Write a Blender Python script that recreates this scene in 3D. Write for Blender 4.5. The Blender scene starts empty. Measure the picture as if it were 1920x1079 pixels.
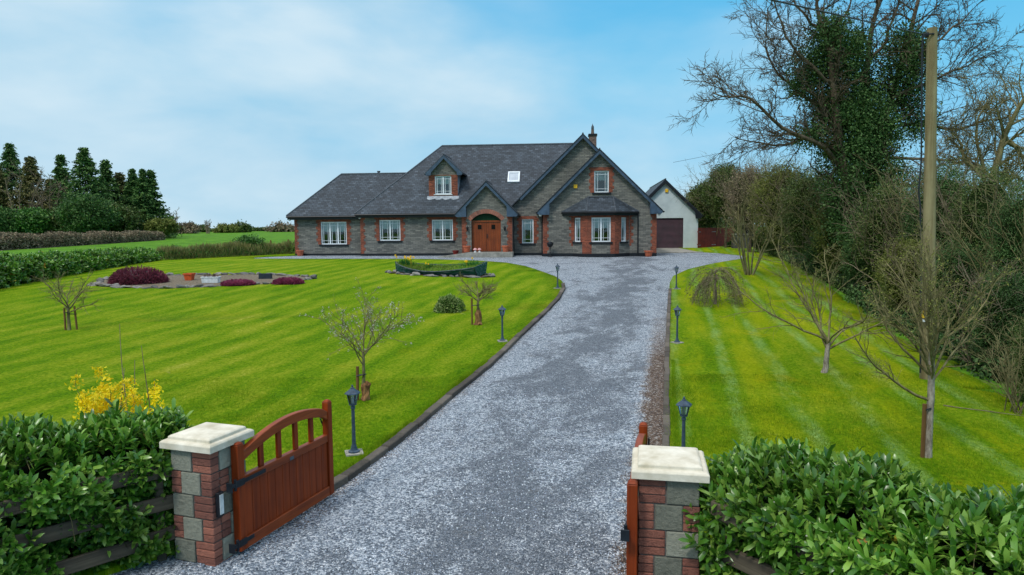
import bpy, bmesh, math, random
import numpy as np
from mathutils import Vector, Matrix
from mathutils.geometry import delaunay_2d_cdt, tessellate_polygon
R = math.radians
random.seed(7)
scene = bpy.context.scene
col = scene.collection
# ------------------------------------------------------------------ camera
CAM = Vector((0, 0, 3.4)); PITCH = R(4.8); ROLL = R(-0.45); FPX = 1280.0
cd = bpy.data.cameras.new('camera'); cam = bpy.data.objects.new('camera', cd); col.objects.link(cam)
cd.lens = 24; cd.sensor_width = 36; cd.clip_end = 6000; cd.clip_start = 0.05
CM = Matrix.Rotation(R(90) - PITCH, 4, 'X') @ Matrix.Rotation(ROLL, 4, 'Z')
cam.matrix_world = Matrix.Translation(CAM) @ CM
scene.camera = cam
# ------------------------------------------------------------------ light
SUN_EL, SUN_AZ = R(52), R(215)      # azimuth measured clockwise from +Y
scene.view_settings.view_transform = 'Standard'; scene.view_settings.look = 'None'
scene.view_settings.exposure = 0.13; scene.view_settings.gamma = 1.0
scene.render.film_transparent = False
scene.cycles.max_bounces = 6; scene.cycles.diffuse_bounces = 3; scene.cycles.glossy_bounces = 3
scene.cycles.transparent_max_bounces = 12; scene.cycles.use_denoising = True
ld = bpy.data.lights.new('sun', 'SUN'); ld.energy = 1.7; ld.angle = R(10); ld.color = (1, 0.96, 0.9)
sun = bpy.data.objects.new('sun', ld); col.objects.link(sun)
sdir = Vector((math.sin(SUN_AZ) * math.cos(SUN_EL), math.cos(SUN_AZ) * math.cos(SUN_EL), math.sin(SUN_EL)))
sun.rotation_euler = sdir.to_track_quat('Z', 'Y').to_euler()

def S(r, g, b):
    f = lambda c: (c / 255 / 12.92) if c / 255 <= 0.04045 else ((c / 255 + 0.055) / 1.055) ** 2.4
    return (f(r), f(g), f(b), 1)
class NT:
    def __init__(s, nt): s.nt = nt
    def n(s, t, ins=None, **props):
        x = s.nt.nodes.new(t)
        for k, v in props.items(): setattr(x, k, v)
        for k, v in (ins or {}).items():
            if isinstance(v, bpy.types.NodeSocket): s.nt.links.new(v, x.inputs[k])
            elif isinstance(v, bpy.types.Node): s.nt.links.new(v.outputs[0], x.inputs[k])
            else: x.inputs[k].default_value = v
        return x
    def math(s, op, a, b=0.0, c=None, clamp=False):
        i = {0: a, 1: b}
        if c is not None: i[2] = c
        return s.n('ShaderNodeMath', i, operation=op, use_clamp=clamp).outputs[0]
    def vm(s, op, a, b=(0, 0, 0)):
        x = s.n('ShaderNodeVectorMath', {0: a, 1: b}, operation=op)
        return x.outputs['Value'] if op in ('DOT_PRODUCT', 'LENGTH') else x.outputs[0]
    def ramp(s, f, pts, interp='LINEAR'):
        x = s.n('ShaderNodeValToRGB', {0: f}); cr = x.color_ramp; cr.interpolation = interp
        while len(cr.elements) < len(pts): cr.elements.new(0.5)
        for e, (p, c) in zip(cr.elements, pts):
            e.position = p; e.color = c if isinstance(c, tuple) else (c, c, c, 1)
        return x.outputs[0]
    def noise(s, v, sc, det=3, rough=0.5, dist=0.0):
        return s.n('ShaderNodeTexNoise', {'Vector': v, 'Scale': sc, 'Detail': det, 'Roughness': rough, 'Distortion': dist}).outputs[0]
    def mix(s, f, a, b, bt='MIX'):
        x = s.n('ShaderNodeMix', data_type='RGBA', blend_type=bt, clamp_factor=True)
        for k, v in ((0, f), (6, a), (7, b)):
            if isinstance(v, bpy.types.NodeSocket): s.nt.links.new(v, x.inputs[k])
            else: x.inputs[k].default_value = v
        return x.outputs[2]
    def link(s, a, b): s.nt.links.new(a, b)
    def sep(s, v): return s.n('ShaderNodeSeparateXYZ', {0: v}).outputs
    def smooth(s, x, a, b):
        m = s.n('ShaderNodeMapRange', {0: x, 1: a, 2: b, 3: 0.0, 4: 1.0}, interpolation_type='SMOOTHSTEP')
        return m.outputs[0]

# ------------------------------------------------------------------ world
w = bpy.data.worlds.new('World'); scene.world = w; w.use_nodes = True
t = NT(w.node_tree); w.node_tree.nodes.clear()
sky = t.n('ShaderNodeTexSky', sky_type='NISHITA', sun_disc=False, sun_elevation=SUN_EL, sun_rotation=SUN_AZ, altitude=50, air_density=1.0, dust_density=0.6, ozone_density=2.0)
skyc = t.vm('MULTIPLY', sky.outputs[0], (0.052, 0.08, 0.092))
tc = t.n('ShaderNodeTexCoord').outputs['Generated']
dx, dy, dz = t.sep(t.vm('NORMALIZE', tc))[:3]
el = t.math('MAXIMUM', dz, 0.0)
blue = t.ramp(el, [(0.0, S(172, 214, 234)), (0.10, S(140, 206, 240)), (0.2, S(116, 204, 242)), (0.33, S(80, 188, 240)), (1.0, S(60, 140, 210))])
skyc = t.mix(0.78, skyc, blue)
# broad pale cloud sheets, thinner towards +x (right)
pv = t.n('ShaderNodeCombineXYZ', {0: dx, 1: dy, 2: t.math('MULTIPLY', dz, 2.6)}).outputs[0]
n1 = t.noise(pv, 1.7, 5, 0.46, 0.25)
n2 = t.noise(t.vm('ADD', pv, (3.1, 1.7, 0.4)), 4.0, 5, 0.5, 0.2)
nn = t.math('ADD', t.math('MULTIPLY', n1, 0.75), t.math('MULTIPLY', n2, 0.25))
side = t.math('MULTIPLY_ADD', dx, -0.33, 0.0)
low = t.math('MULTIPLY', t.smooth(el, 0.26, 0.02), 0.16)
cov = t.math('ADD', t.math('ADD', nn, side), low)
cm = t.smooth(cov, 0.39, 0.80)
ccol = t.ramp(n2, [(0.32, S(168, 206, 228)), (0.68, S(206, 226, 237))])
c1 = t.mix(t.math('MULTIPLY', cm, 0.92), skyc, ccol)
over = t.smooth(el, 0.40, 0.75)      # a cloud sheet overhead, above the picture
c2 = t.mix(t.math('MULTIPLY', over, 0.8), c1, (1.3, 1.33, 1.38, 1))
below = t.smooth(dz, -0.02, -0.1)
c3 = t.mix(below, c2, (0.09, 0.12, 0.06, 1))
bg = t.n('ShaderNodeBackground', {0: c3, 1: 1.0})
wo = t.n('ShaderNodeOutputWorld', {0: bg.outputs[0]})

# ------------------------------------------------------------------ ground shape and pixel rays
_ky = np.array([-40, 0, 8, 11, 15, 19.5, 24, 29, 34, 40, 46, 50, 58, 70, 85, 120, 200, 320, 1500.])
_kz = np.array([0, 0, 0, 0.0, 0.1, 0.26, 0.52, 0.86, 1.12, 1.36, 1.52, 1.6, 1.78, 2.0, 2.3, 3.05, 4.0, 4.2, 3.0])
_dd = np.diff(_kz) / np.diff(_ky); _m = np.zeros(len(_ky))
for i in range(1, len(_ky) - 1):
    _m[i] = 0 if _dd[i - 1] * _dd[i] <= 0 else 2 * _dd[i - 1] * _dd[i] / (_dd[i - 1] + _dd[i])
def Tn(x, y):
    y = np.clip(np.asarray(y, float), -40, 1500); i = np.clip(np.searchsorted(_ky, y, side='right') - 1, 0, len(_ky) - 2)
    h = _ky[i + 1] - _ky[i]; q = (y - _ky[i]) / h
    return (_kz[i] * (2 * q**3 - 3 * q**2 + 1) + h * _m[i] * (q**3 - 2 * q**2 + q) + _kz[i + 1] * (-2 * q**3 + 3 * q**2) + h * _m[i + 1] * (q**3 - q**2))
def T(x, y): return float(Tn(x, y))
def ray(px, py): return (CM.to_3x3() @ Vector(((px - 960) / FPX, (539.5 - py) / FPX, -1))).normalized()
def G(px, py, dz=0.0):
    d = ray(px, py); lo, hi = 0.5, 0.5
    while hi < 900:
        hi = lo * 1.02 + 0.02; p = CAM + d * hi
        if p.z <= T(p.x, p.y) + dz: break
        lo = hi
    for _ in range(30):
        m = (lo + hi) / 2; p = CAM + d * m
        if p.z <= T(p.x, p.y) + dz: hi = m
        else: lo = m
    return CAM + d * hi
def at(px, py, Y):
    d = ray(px, py); return CAM + d * (Y / d.y)

# ------------------------------------------------------------------ object helpers
def tag(o, label=None, cat=None, group=None, kind=None):
    if label: o['label'] = label
    if cat: o['category'] = cat
    if group: o['group'] = group
    if kind: o['kind'] = kind
    return o
def thing(name, label, cat, loc=(0, 0, 0), rz=0, group=None, kind=None):
    o = bpy.data.objects.new(name, None); col.objects.link(o); o.location = loc; o.rotation_euler = (0, 0, rz)
    o.empty_display_size = 0.2
    return tag(o, label, cat, group, kind)
def copy_tree(o, parent=None):
    c = o.copy(); col.objects.link(c); c.parent = parent
    for ch in list(o.children): copy_tree(ch, c)
    return c
def add_uv(me):
    n = len(me.polygons)
    if not n: return
    nl = len(me.loops)
    nor = np.empty(n * 3, np.float32); me.polygons.foreach_get('normal', nor); nor = nor.reshape(-1, 3)
    tot = np.empty(n, np.int32); me.polygons.foreach_get('loop_total', tot)
    vi = np.empty(nl, np.int32); me.loops.foreach_get('vertex_index', vi)
    co = np.empty(len(me.vertices) * 3, np.float32); me.vertices.foreach_get('co', co); co = co.reshape(-1, 3)
    N = np.repeat(nor, tot, axis=0); P = co[vi]
    flat = np.abs(N[:, 2]) > 0.995
    tx = np.stack([-N[:, 1], N[:, 0], np.zeros(nl)], 1); tx[flat] = (1, 0, 0)
    tx /= np.maximum(np.linalg.norm(tx, axis=1, keepdims=True), 1e-9)
    b = np.cross(N, tx); b[flat] = (0, 1, 0)
    uv = np.stack([(P * tx).sum(1), (P * b).sum(1)], 1).astype(np.float32)
    l = me.uv_layers.new(name='uv'); l.data.foreach_set('uv', uv.ravel())
class MB:
    def __init__(s): s.v = []; s.f = []
    def add(s, vs, fs):
        o = len(s.v); s.v += [tuple(v) for v in vs]; s.f += [tuple(i + o for i in f) for f in fs]
    def hexa(s, p): s.add(p, [(0, 3, 2, 1), (4, 5, 6, 7), (0, 1, 5, 4), (1, 2, 6, 5), (2, 3, 7, 6), (3, 0, 4, 7)])
    def bx(s, x0, x1, y0, y1, z0, z1, M=None, tp=0.0):
        p = [(x0, y0, z0), (x1, y0, z0), (x1, y1, z0), (x0, y1, z0), (x0 + tp, y0 + tp, z1), (x1 - tp, y0 + tp, z1), (x1 - tp, y1 - tp, z1), (x0 + tp, y1 - tp, z1)]
        if M: p = [M @ Vector(q) for q in p]
        s.hexa(p)
    def bar(s, a, b, w, h, up=(0, 0, 1)):
        a = Vector(a); b = Vector(b); d = (b - a).normalized(); x = d.cross(Vector(up)).normalized() * w / 2; z = x.cross(d).normalized() * h / 2
        s.hexa([a - x - z, a + x - z, b + x - z, b - x - z, a - x + z, a + x + z, b + x + z, b - x + z])
    def prism(s, poly, ext):
        # poly: planar 3-D points, ext: vector to extrude by
        n = len(poly); ext = Vector(ext); a = [Vector(p) for p in poly]; b = [p + ext for p in a]
        nrm = Vector((0, 0, 0))
        for i in range(n): nrm += a[i].cross(a[(i + 1) % n])
        if nrm.dot(ext) > 0: a.reverse(); b.reverse()
        s.add(a + b, [tuple(range(n)), tuple(range(2 * n - 1, n - 1, -1))] + [(i, i + n, (i + 1) % n + n, (i + 1) % n) for i in range(n)])
    def tube(s, pts, rs, n=8, cap=True):
        pts = [Vector(p) for p in pts]
        if not hasattr(rs, '__len__'): rs = [rs] * len(pts)
        o = len(s.v); t0 = (pts[1] - pts[0]).normalized(); x = t0.orthogonal().normalized()
        for i, p in enumerate(pts):
            tg = ((pts[i + 1] if i + 1 < len(pts) else p) - (pts[i - 1] if i else p)).normalized()
            x = (x - tg * x.dot(tg)).normalized(); y = tg.cross(x)
            for k in range(n):
                a = 2 * math.pi * k / n; s.v.append(tuple(p + (x * math.cos(a) + y * math.sin(a)) * rs[i]))
        for i in range(len(pts) - 1):
            for k in range(n):
                k2 = (k + 1) % n; s.f.append((o + i * n + k, o + i * n + k2, o + (i + 1) * n + k2, o + (i + 1) * n + k))
        if cap: s.f.append(tuple(o + k for k in reversed(range(n)))); s.f.append(tuple(o + (len(pts) - 1) * n + k for k in range(n)))
    def lathe(s, prof, n=16, c=(0, 0, 0), a0=0.0):
        o = len(s.v)
        for r, z in prof:
            for k in range(n):
                a = a0 + 2 * math.pi * k / n; s.v.append((c[0] + r * math.cos(a), c[1] + r * math.sin(a), c[2] + z))
        for i in range(len(prof) - 1):
            for k in range(n):
                k2 = (k + 1) % n; s.f.append((o + i * n + k, o + i * n + k2, o + (i + 1) * n + k2, o + (i + 1) * n + k))
        s.f.append(tuple(o + k for k in reversed(range(n)))); s.f.append(tuple(o + (len(prof) - 1) * n + k for k in range(n)))
    def ball(s, c, r, n=12, m=8, sq=(1, 1, 1)):
        pr = [(r * math.sin(math.pi * i / m) * 1.0 + 1e-4, -r * math.cos(math.pi * i / m)) for i in range(m + 1)]
        o = len(s.v); s.lathe(pr, n)
        for i in range(o, len(s.v)):
            v = s.v[i]; s.v[i] = (c[0] + v[0] * sq[0], c[1] + v[1] * sq[1], c[2] + v[2] * sq[2])
    def build(s, name, m, parent=None, smooth=False, bevel=0.0, kind=None):
        me = bpy.data.meshes.new(name); me.from_pydata(s.v, [], s.f); me.update()
        if bevel:
            bm = bmesh.new(); bm.from_mesh(me); bmesh.ops.bevel(bm, geom=bm.edges[:], offset=bevel, segments=1, affect='EDGES', clamp_overlap=True); bm.to_mesh(me); bm.free()
        add_uv(me); me.materials.append(m)
        if smooth:
            me.polygons.foreach_set('use_smooth', [True] * len(me.polygons))
            try: me.set_sharp_from_angle(angle=R(40))
            except Exception: pass
        o = bpy.data.objects.new(name, me); col.objects.link(o); o.parent = parent
        if kind: o['kind'] = kind
        return o
def build_np(name, V, F, m, parent=None, smooth=False):
    V = np.asarray(V, np.float32); F = np.asarray(F, np.int32); k = F.shape[1]
    me = bpy.data.meshes.new(name); me.vertices.add(len(V)); me.vertices.foreach_set('co', V.ravel())
    me.loops.add(F.size); me.loops.foreach_set('vertex_index', F.ravel())
    me.polygons.add(len(F)); me.polygons.foreach_set('loop_start', np.arange(0, F.size, k, dtype=np.int32))
    if smooth: me.polygons.foreach_set('use_smooth', np.ones(len(F), bool))
    me.update(calc_edges=True); me.materials.append(m)
    o = bpy.data.objects.new(name, me); col.objects.link(o); o.parent = parent
    return o

# ------------------------------------------------------------------ materials
def mat(name, rough=0.8, spec=0.3):
    m = bpy.data.materials.new(name); m.use_nodes = True; t = NT(m.node_tree); b = m.node_tree.nodes['Principled BSDF']
    b.inputs['Roughness'].default_value = rough; b.inputs['Specular IOR Level'].default_value = spec
    return m, t, b
def bump(t, b, h, st=0.3, dist=0.02):
    x = t.n('ShaderNodeBump', {'Height': h, 'Strength': st, 'Distance': dist}); t.link(x.outputs[0], b.inputs['Normal'])
def simple(name, c1, c2=None, sc=6, rough=0.6, spec=0.4, metal=0, bst=0.15, det=4):
    m, t, b = mat(name, rough, spec); p = t.n('ShaderNodeTexCoord').outputs['Object']
    n = t.noise(p, sc, det, 0.6); c2 = c2 or tuple([x * 0.72 for x in c1[:3]] + [1])
    t.link(t.ramp(n, [(0.3, c2), (0.7, c1)]), b.inputs['Base Color']); b.inputs['Metallic'].default_value = metal
    if bst: bump(t, b, t.noise(p, sc * 6, 3), bst, 0.01)
    return m
def brickmat(name, bw, rh, ca, cb, cm_, mort=0.012, warp=0.0, speck=None, rough=0.85, bst=0.5, off=0.5, spec=0.2):
    m, t, b = mat(name, rough, spec); uv = t.n('ShaderNodeUVMap', uv_map='uv').outputs[0]
    if warp:
        nz = t.n('ShaderNodeTexNoise', {'Vector': uv, 'Scale': 1.7, 'Detail': 2}).outputs[1]
        uvw = t.vm('ADD', uv, t.vm('MULTIPLY', t.vm('SUBTRACT', nz, (0.5, 0.5, 0.5)), (warp * 3, warp, 0)))
    else: uvw = uv
    br = t.n('ShaderNodeTexBrick', {'Vector': uvw, 'Color1': (0, 0, 0, 1), 'Color2': (1, 1, 1, 1), 'Mortar': (0.5, 0.5, 0.5, 1), 'Scale': 1.0, 'Mortar Size': mort, 'Mortar Smooth': 0.3, 'Bias': 0.0, 'Brick Width': bw, 'Row Height': rh}, offset=off)
    val = t.math('ADD', t.math('MULTIPLY', br.outputs[0], 0.62), t.math('MULTIPLY', t.noise(uv, 9, 5, 0.65), 0.38))
    c = t.ramp(val, [(0.05, ca), (0.5, tuple((x + y) / 2 for x, y in zip(ca, cb))), (0.95, cb)] if not speck else [(0.02, ca), (0.45, tuple((x + y) / 2 for x, y in zip(ca, cb))), (0.78, cb), (0.98, speck)])
    big = t.ramp(t.noise(uv, 0.6, 4), [(0.3, 0.8), (0.7, 1.12)])
    c = t.mix(1.0, c, big, 'MULTIPLY')
    c = t.mix(br.outputs[1], c, cm_)
    t.link(c, b.inputs['Base Color'])
    h = t.math('ADD', t.math('MULTIPLY', br.outputs[1], -1.0), t.math('MULTIPLY', t.noise(uv, 22, 4), 0.7))
    h = t.math('ADD', h, t.math('MULTIPLY', br.outputs[0], 0.5))
    bump(t, b, h, bst, 0.02)
    return m
M = {}
M['brick'] = brickmat('red_brick', 0.225, 0.075, S(92, 44, 34), S(172, 92, 66), S(112, 94, 84), mort=0.009)
M['stone'] = brickmat('stone_cladding', 0.36, 0.10, S(86, 87, 85), S(146, 143, 134), S(78, 79, 78), mort=0.008, warp=0.03, bst=0.9)
M['slate'] = brickmat('roof_slate', 0.30, 0.19, S(36, 43, 50), S(68, 78, 88), S(24, 28, 33), mort=0.012, speck=S(128, 134, 144), rough=0.68, bst=0.6, spec=0.4)
M['chim'] = brickmat('weathered_chimney_brick', 0.225, 0.075, S(84, 66, 58), S(146, 120, 106), S(104, 98, 92), mort=0.01)
M['fascia'] = simple('slate_blue_boards', S(70, 90, 112), S(50, 66, 84), 3, 0.5)
M['black'] = simple('black_paint', S(24, 27, 34), S(14, 16, 21), 5, 0.45)
M['lamp'] = simple('lamp_metal', S(66, 86, 104), S(40, 54, 68), 14, 0.45, 0.5, 0.2)
M['pvc'] = simple('white_frame', S(236, 240, 244), S(214, 220, 226), 4, 0.35, bst=0)
M['ridge'] = simple('ridge_tiles', S(92, 98, 106), S(54, 60, 68), 9, 0.8)
M['render'] = simple('white_render', S(200, 208, 208), S(176, 186, 188), 1.2, 0.9, 0.1, bst=0.3)
M['maroon'] = simple('roller_slats', S(66, 34, 48), S(46, 24, 36), 2, 0.55)
M['yellow'] = simple('alarm_yellow', S(240, 190, 40), S(220, 165, 25), 8, 0.4, bst=0)
M['terra'] = simple('terracotta', S(206, 116, 84), S(170, 84, 58), 9, 0.85)
M['terrad'] = simple('glazed_pot', S(150, 50, 40), S(96, 26, 24), 9, 0.4)
M['orange'] = simple('orange_pot', S(214, 92, 40), S(180, 66, 26), 9, 0.6)
M['white'] = simple('white_paint', S(228, 230, 230), S(190, 194, 192), 9, 0.5)
M['concrete'] = simple('concrete', S(168, 164, 154), S(120, 118, 110), 3, 0.95, 0.15, bst=0.4)
M['concdark'] = simple('old_concrete', S(96, 94, 88), S(58, 58, 54), 5, 0.95, 0.15, bst=0.6, det=6)
M['cap'] = simple('cream_coping', S(228, 221, 204), S(184, 174, 150), 5, 0.9, 0.15, bst=0.25, det=8)
M['mortar'] = simple('mortar', S(118, 114, 108), S(84, 82, 78), 20, 0.95, 0.1, bst=0.5)
M['curtain'] = simple('lace_curtain', S(222, 230, 226), S(180, 196, 190), 14, 0.9, 0.1)
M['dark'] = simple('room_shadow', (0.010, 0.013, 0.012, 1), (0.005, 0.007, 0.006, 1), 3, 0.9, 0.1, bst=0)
M['grille'] = simple('dark_metal', S(40, 48, 56), S(22, 28, 34), 9, 0.5, 0.5, 0.5)
M['soil'] = simple('soil', S(92, 74, 56), S(48, 38, 30), 6, 0.97, 0.1, bst=0.8, det=8)
M['gravelbed'] = simple('bed_gravel', S(138, 126, 108), S(72, 66, 54), 11, 0.95, 0.1, bst=0.8, det=8)
M['daff'] = simple('daffodil_yellow', S(250, 214, 20), S(236, 176, 8), 20, 0.6, bst=0)
M['mushred'] = simple('red_cap', S(190, 40, 36), S(220, 200, 200), 30, 0.5)
M['leadwhite'] = simple('lead_flashing', S(178, 184, 190), S(116, 124, 134), 5, 0.7)
M['fencered'] = simple('red_fence_boards', S(140, 46, 30), S(96, 28, 20), 2.4, 0.8)
def slab(name, ca, cb, sc=5, rough=0.95):
    m, t, b = mat(name, rough, 0.15); p = t.n('ShaderNodeNewGeometry')
    rnd = p.outputs['Random Per Island']; oc = t.n('ShaderNodeTexCoord').outputs['Object']
    rr = t.n('ShaderNodeObjectInfo').outputs['Random']
    v = t.math('ADD', t.math('MULTIPLY', t.math('FRACT', t.math('ADD', rnd, rr)), 0.55), t.math('MULTIPLY', t.noise(oc, sc, 6, 0.7), 0.6))
    t.link(t.ramp(v, [(0.15, ca), (0.85, cb)]), b.inputs['Base Color']); bump(t, b, t.noise(oc, sc * 1.6, 8, 0.75), 1.0, 0.05)
    return m
M['pstone'] = slab('pillar_stone', S(112, 114, 102), S(178, 178, 160), 14)
M['pbrick'] = slab('pillar_brick', S(112, 78, 72), S(186, 122, 102), 16)
M['rock'] = slab('bed_rock', S(58, 58, 62), S(146, 142, 136), 8)
M['kerb'] = slab('kerb_concrete', S(62, 58, 54), S(116, 108, 98), 7)
def glass(name, tint, transp):
    m = bpy.data.materials.new(name); m.use_nodes = True; t = NT(m.node_tree); m.node_tree.nodes.clear()
    fr = t.n('ShaderNodeFresnel', {0: 1.5}).outputs[0]
    p = t.n('ShaderNodeTexCoord').outputs['Object']
    bp = t.n('ShaderNodeBump', {'Height': t.noise(p, 2.0, 1), 'Strength': 0.08, 'Distance': 0.02}).outputs[0]
    g = t.n('ShaderNodeBsdfGlossy', {'Color': (0.85, 0.92, 0.95, 1), 'Roughness': 0.03, 'Normal': bp}); tr = t.n('ShaderNodeBsdfTransparent', {0: tint})
    f = t.math('ADD', t.math('MULTIPLY', fr, 1.2), 0.05, clamp=True)
    x = t.n('ShaderNodeMixShader', {0: f, 1: tr.outputs[0], 2: g.outputs[0]}); t.n('ShaderNodeOutputMaterial', {0: x.outputs[0]})
    return m
M['glass'] = glass('window_glass', (0.8, 0.86, 0.88, 1), 1)
M['lampglass'] = glass('lantern_glass', (0.75, 0.8, 0.82, 1), 1)
def wood(name, ca, cb, rough=0.45, spec=0.4, axis=2, sc=1.0, bst=0.2, stretch=18):
    m, t, b = mat(name, rough, spec); p = t.n('ShaderNodeTexCoord').outputs['Object']
    s_ = [stretch, stretch, stretch]; s_[axis] = 0.8
    q = t.vm('MULTIPLY', p, tuple(x * sc for x in s_)); n = t.noise(q, 1.0, 5, 0.6, 0.4)
    n2 = t.noise(p, 2.2, 3)
    v = t.math('ADD', t.math('MULTIPLY', n, 0.7), t.math('MULTIPLY', n2, 0.3))
    t.link(t.ramp(v, [(0.3, ca), (0.7, cb)]), b.inputs['Base Color']); bump(t, b, n, bst, 0.01)
    return m
M['gate'] = wood('mahogany_stain', S(84, 28, 6), S(150, 62, 18), 0.5, 0.22)
M['gateh'] = wood('mahogany_stain_rail', S(92, 34, 10), S(158, 74, 30), 0.46, 0.3, axis=0)
M['door'] = wood('oak_door', S(98, 42, 14), S(150, 72, 28), 0.4, 0.4, sc=0.6)
M['rail'] = wood('weathered_rail', S(42, 38, 33), S(108, 98, 82), 0.9, 0.1, axis=0, bst=0.8, sc=0.8)
M['pole'] = wood('pole_wood', S(96, 82, 54), S(156, 146, 112), 0.9, 0.1, sc=0.8, bst=0.6, stretch=12)
M['stake'] = wood('stake_wood', S(84, 60, 36), S(136, 104, 66), 0.9, 0.1, bst=0.5)
M['wire'] = simple('cable', S(34, 38, 44), S(26, 28, 34), 5, 0.6, bst=0)
# ------------------------------------------------------------------ ground materials
def ground_mats():
    m, t, b = mat('gravel', 0.85, 0.3); p = t.n('ShaderNodeNewGeometry').outputs['Position']
    x, y, z = t.sep(p)[:3]; s = t.math('SUBTRACT', x, t.math('MULTIPLY', y, 0.2275))
    xy = t.n('ShaderNodeCombineXYZ', {0: x, 1: y, 2: 0.0}).outputs[0]
    v1 = t.n('ShaderNodeTexVoronoi', {'Vector': xy, 'Scale': 44.0, 'Randomness': 1.0}, feature='F1')
    v2 = t.n('ShaderNodeTexVoronoi', {'Vector': xy, 'Scale': 95.0}, feature='F1')
    g1 = t.sep(v1.outputs['Color'])[0]; g2 = t.sep(v2.outputs['Color'])[1]
    v3 = t.n('ShaderNodeTexVoronoi', {'Vector': xy, 'Scale': 15.0}, feature='F1'); g3 = t.sep(v3.outputs['Color'])[2]
    gr = t.math('ADD', t.math('ADD', t.math('MULTIPLY', g1, 0.55), t.math('MULTIPLY', g2, 0.3)), t.math('MULTIPLY', g3, 0.15))
    base = t.ramp(gr, [(0.1, S(64, 70, 78)), (0.34, S(116, 127, 139)), (0.58, S(164, 175, 187)), (0.82, S(236, 240, 244))])
    # worn, darker streaks along the wheel tracks
    al = t.n('ShaderNodeCombineXYZ', {0: t.math('MULTIPLY', s, 1.0), 1: t.math('MULTIPLY', y, 0.5), 2: 0.0}).outputs[0]
    n1 = t.noise(al, 0.85, 6, 0.62, 0.5); n2 = t.noise(xy, 2.3, 5, 0.7)
    worn = t.math('ADD', t.math('MULTIPLY', n1, 0.7), t.math('MULTIPLY', n2, 0.3))
    cen = t.smooth(t.math('ABSOLUTE', t.math('ADD', s, 2.0)), 2.1, 0.3)
    worn = t.math('ADD', worn, t.math('MULTIPLY', cen, 0.11))
    wm = t.smooth(t.math('ADD', worn, t.math('MULTIPLY', t.math('SUBTRACT', gr, 0.5), -0.16)), 0.485, 0.62)
    wm = t.math('MULTIPLY', wm, t.math('ADD', 0.35, t.math('MULTIPLY', g1, 0.55)))
    dark = t.ramp(g2, [(0.0, S(28, 31, 37)), (0.6, S(82, 88, 96)), (1.0, S(150, 156, 164))])
    c = t.mix(wm, base, dark)
    far = t.smooth(y, 12.0, 42.0)
    warm = t.smooth(t.noise(xy, 0.9, 5, 0.7), 0.60, 0.74)
    c = t.mix(t.math('MULTIPLY', warm, 0.35), c, S(108, 100, 78))
    # leaf litter against the kerbs
    inr = t.smooth(t.math('ADD', s, t.math('MULTIPLY', t.math('SUBTRACT', n2, 0.5), 0.7)), -0.62, -0.25)
    inr = t.math('MULTIPLY', inr, t.smooth(s, 0.4, 0.0)); inr = t.math('MULTIPLY', inr, t.math('MULTIPLY', t.smooth(y, 27.0, 13.0), t.smooth(y, 5.5, 7.0)))
    inl = t.smooth(t.math('ADD', s, t.math('MULTIPLY', t.math('SUBTRACT', n2, 0.5), 0.8)), -4.0, -4.45)
    inl = t.math('MULTIPLY', inl, t.math('MULTIPLY', t.smooth(y, 30.0, 24.0), t.smooth(s, -5.6, -5.0))); inl = t.math('MULTIPLY', inl, t.math('MULTIPLY', 0.6, t.smooth(y, 6.5, 8.5)))
    lit = t.ramp(g1, [(0.0, S(44, 34, 26)), (0.5, S(104, 76, 54)), (0.8, S(128, 104, 80)), (1.0, S(190, 186, 180))])
    pick = t.math('GREATER_THAN', t.math('MULTIPLY', t.math('MAXIMUM', inr, inl), 1.25), g2)
    c = t.mix(t.math('MULTIPLY', pick, 0.92), c, lit)
    t.link(c, b.inputs['Base Color'])
    hh = t.math('ADD', t.math('MULTIPLY', v1.outputs['Distance'], -22.0), t.math('MULTIPLY', v2.outputs['Distance'], -16.0))
    bump(t, b, hh, 0.6, 0.010)
    M['gravel'] = m
    # mown lawn
    m, t, b = mat('lawn_grass', 0.9, 0.03); p = t.n('ShaderNodeNewGeometry').outputs['Position']
    x, y, z = t.sep(p)[:3]; s = t.math('SUBTRACT', x, t.math('MULTIPLY', y, 0.2275))
    xy = t.n('ShaderNodeCombineXYZ', {0: x, 1: y, 2: 0.0}).outputs[0]
    al = t.n('ShaderNodeCombineXYZ', {0: s, 1: t.math('MULTIPLY', y, 0.30), 2: 0.0}).outputs[0]
    n0 = t.noise(xy, 0.16, 3, 0.5); n1 = t.noise(al, 1.5, 5, 0.6, 0.4); n2 = t.noise(xy, 6.0, 6, 0.7, 0.6); n3 = t.noise(xy, 38.0, 3, 0.7); n4 = t.noise(xy, 130.0, 2, 0.6); n5 = t.noise(t.n('ShaderNodeCombineXYZ', {0: x, 1: t.math('MULTIPLY', y, 0.6), 2: 0.0}).outputs[0], 15.0, 4, 0.75, 0.4)
    wob = t.math('MULTIPLY', t.math('SUBTRACT', t.noise(al, 0.3, 2), 0.5), 1.1)
    ph = t.math('ADD', s, wob)
    st = t.math('SINE', t.math('MULTIPLY', ph, 2 * math.pi / 1.1))
    right = t.smooth(s, -0.5, 0.5)
    f = t.math('ADD', t.math('MULTIPLY', n1, 0.5), t.math('MULTIPLY', n2, 0.24))
    f = t.math('ADD', f, t.math('ADD', t.math('MULTIPLY', n3, 0.12), t.math('MULTIPLY', t.math('SUBTRACT', n5, 0.25), 0.42))); f = t.math('ADD', f, t.math('MULTIPLY', n0, 0.24))
    f = t.math('ADD', f, t.math('MULTIPLY', t.math('MULTIPLY', st, 0.034), t.math('SUBTRACT', 1.2, right)))
    base = t.ramp(f, [(0.36, S(44, 84, 6)), (0.52, S(80, 124, 8)), (0.64, S(110, 144, 14)), (0.78, S(146, 160, 36)), (0.92, S(182, 180, 84))])
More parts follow.
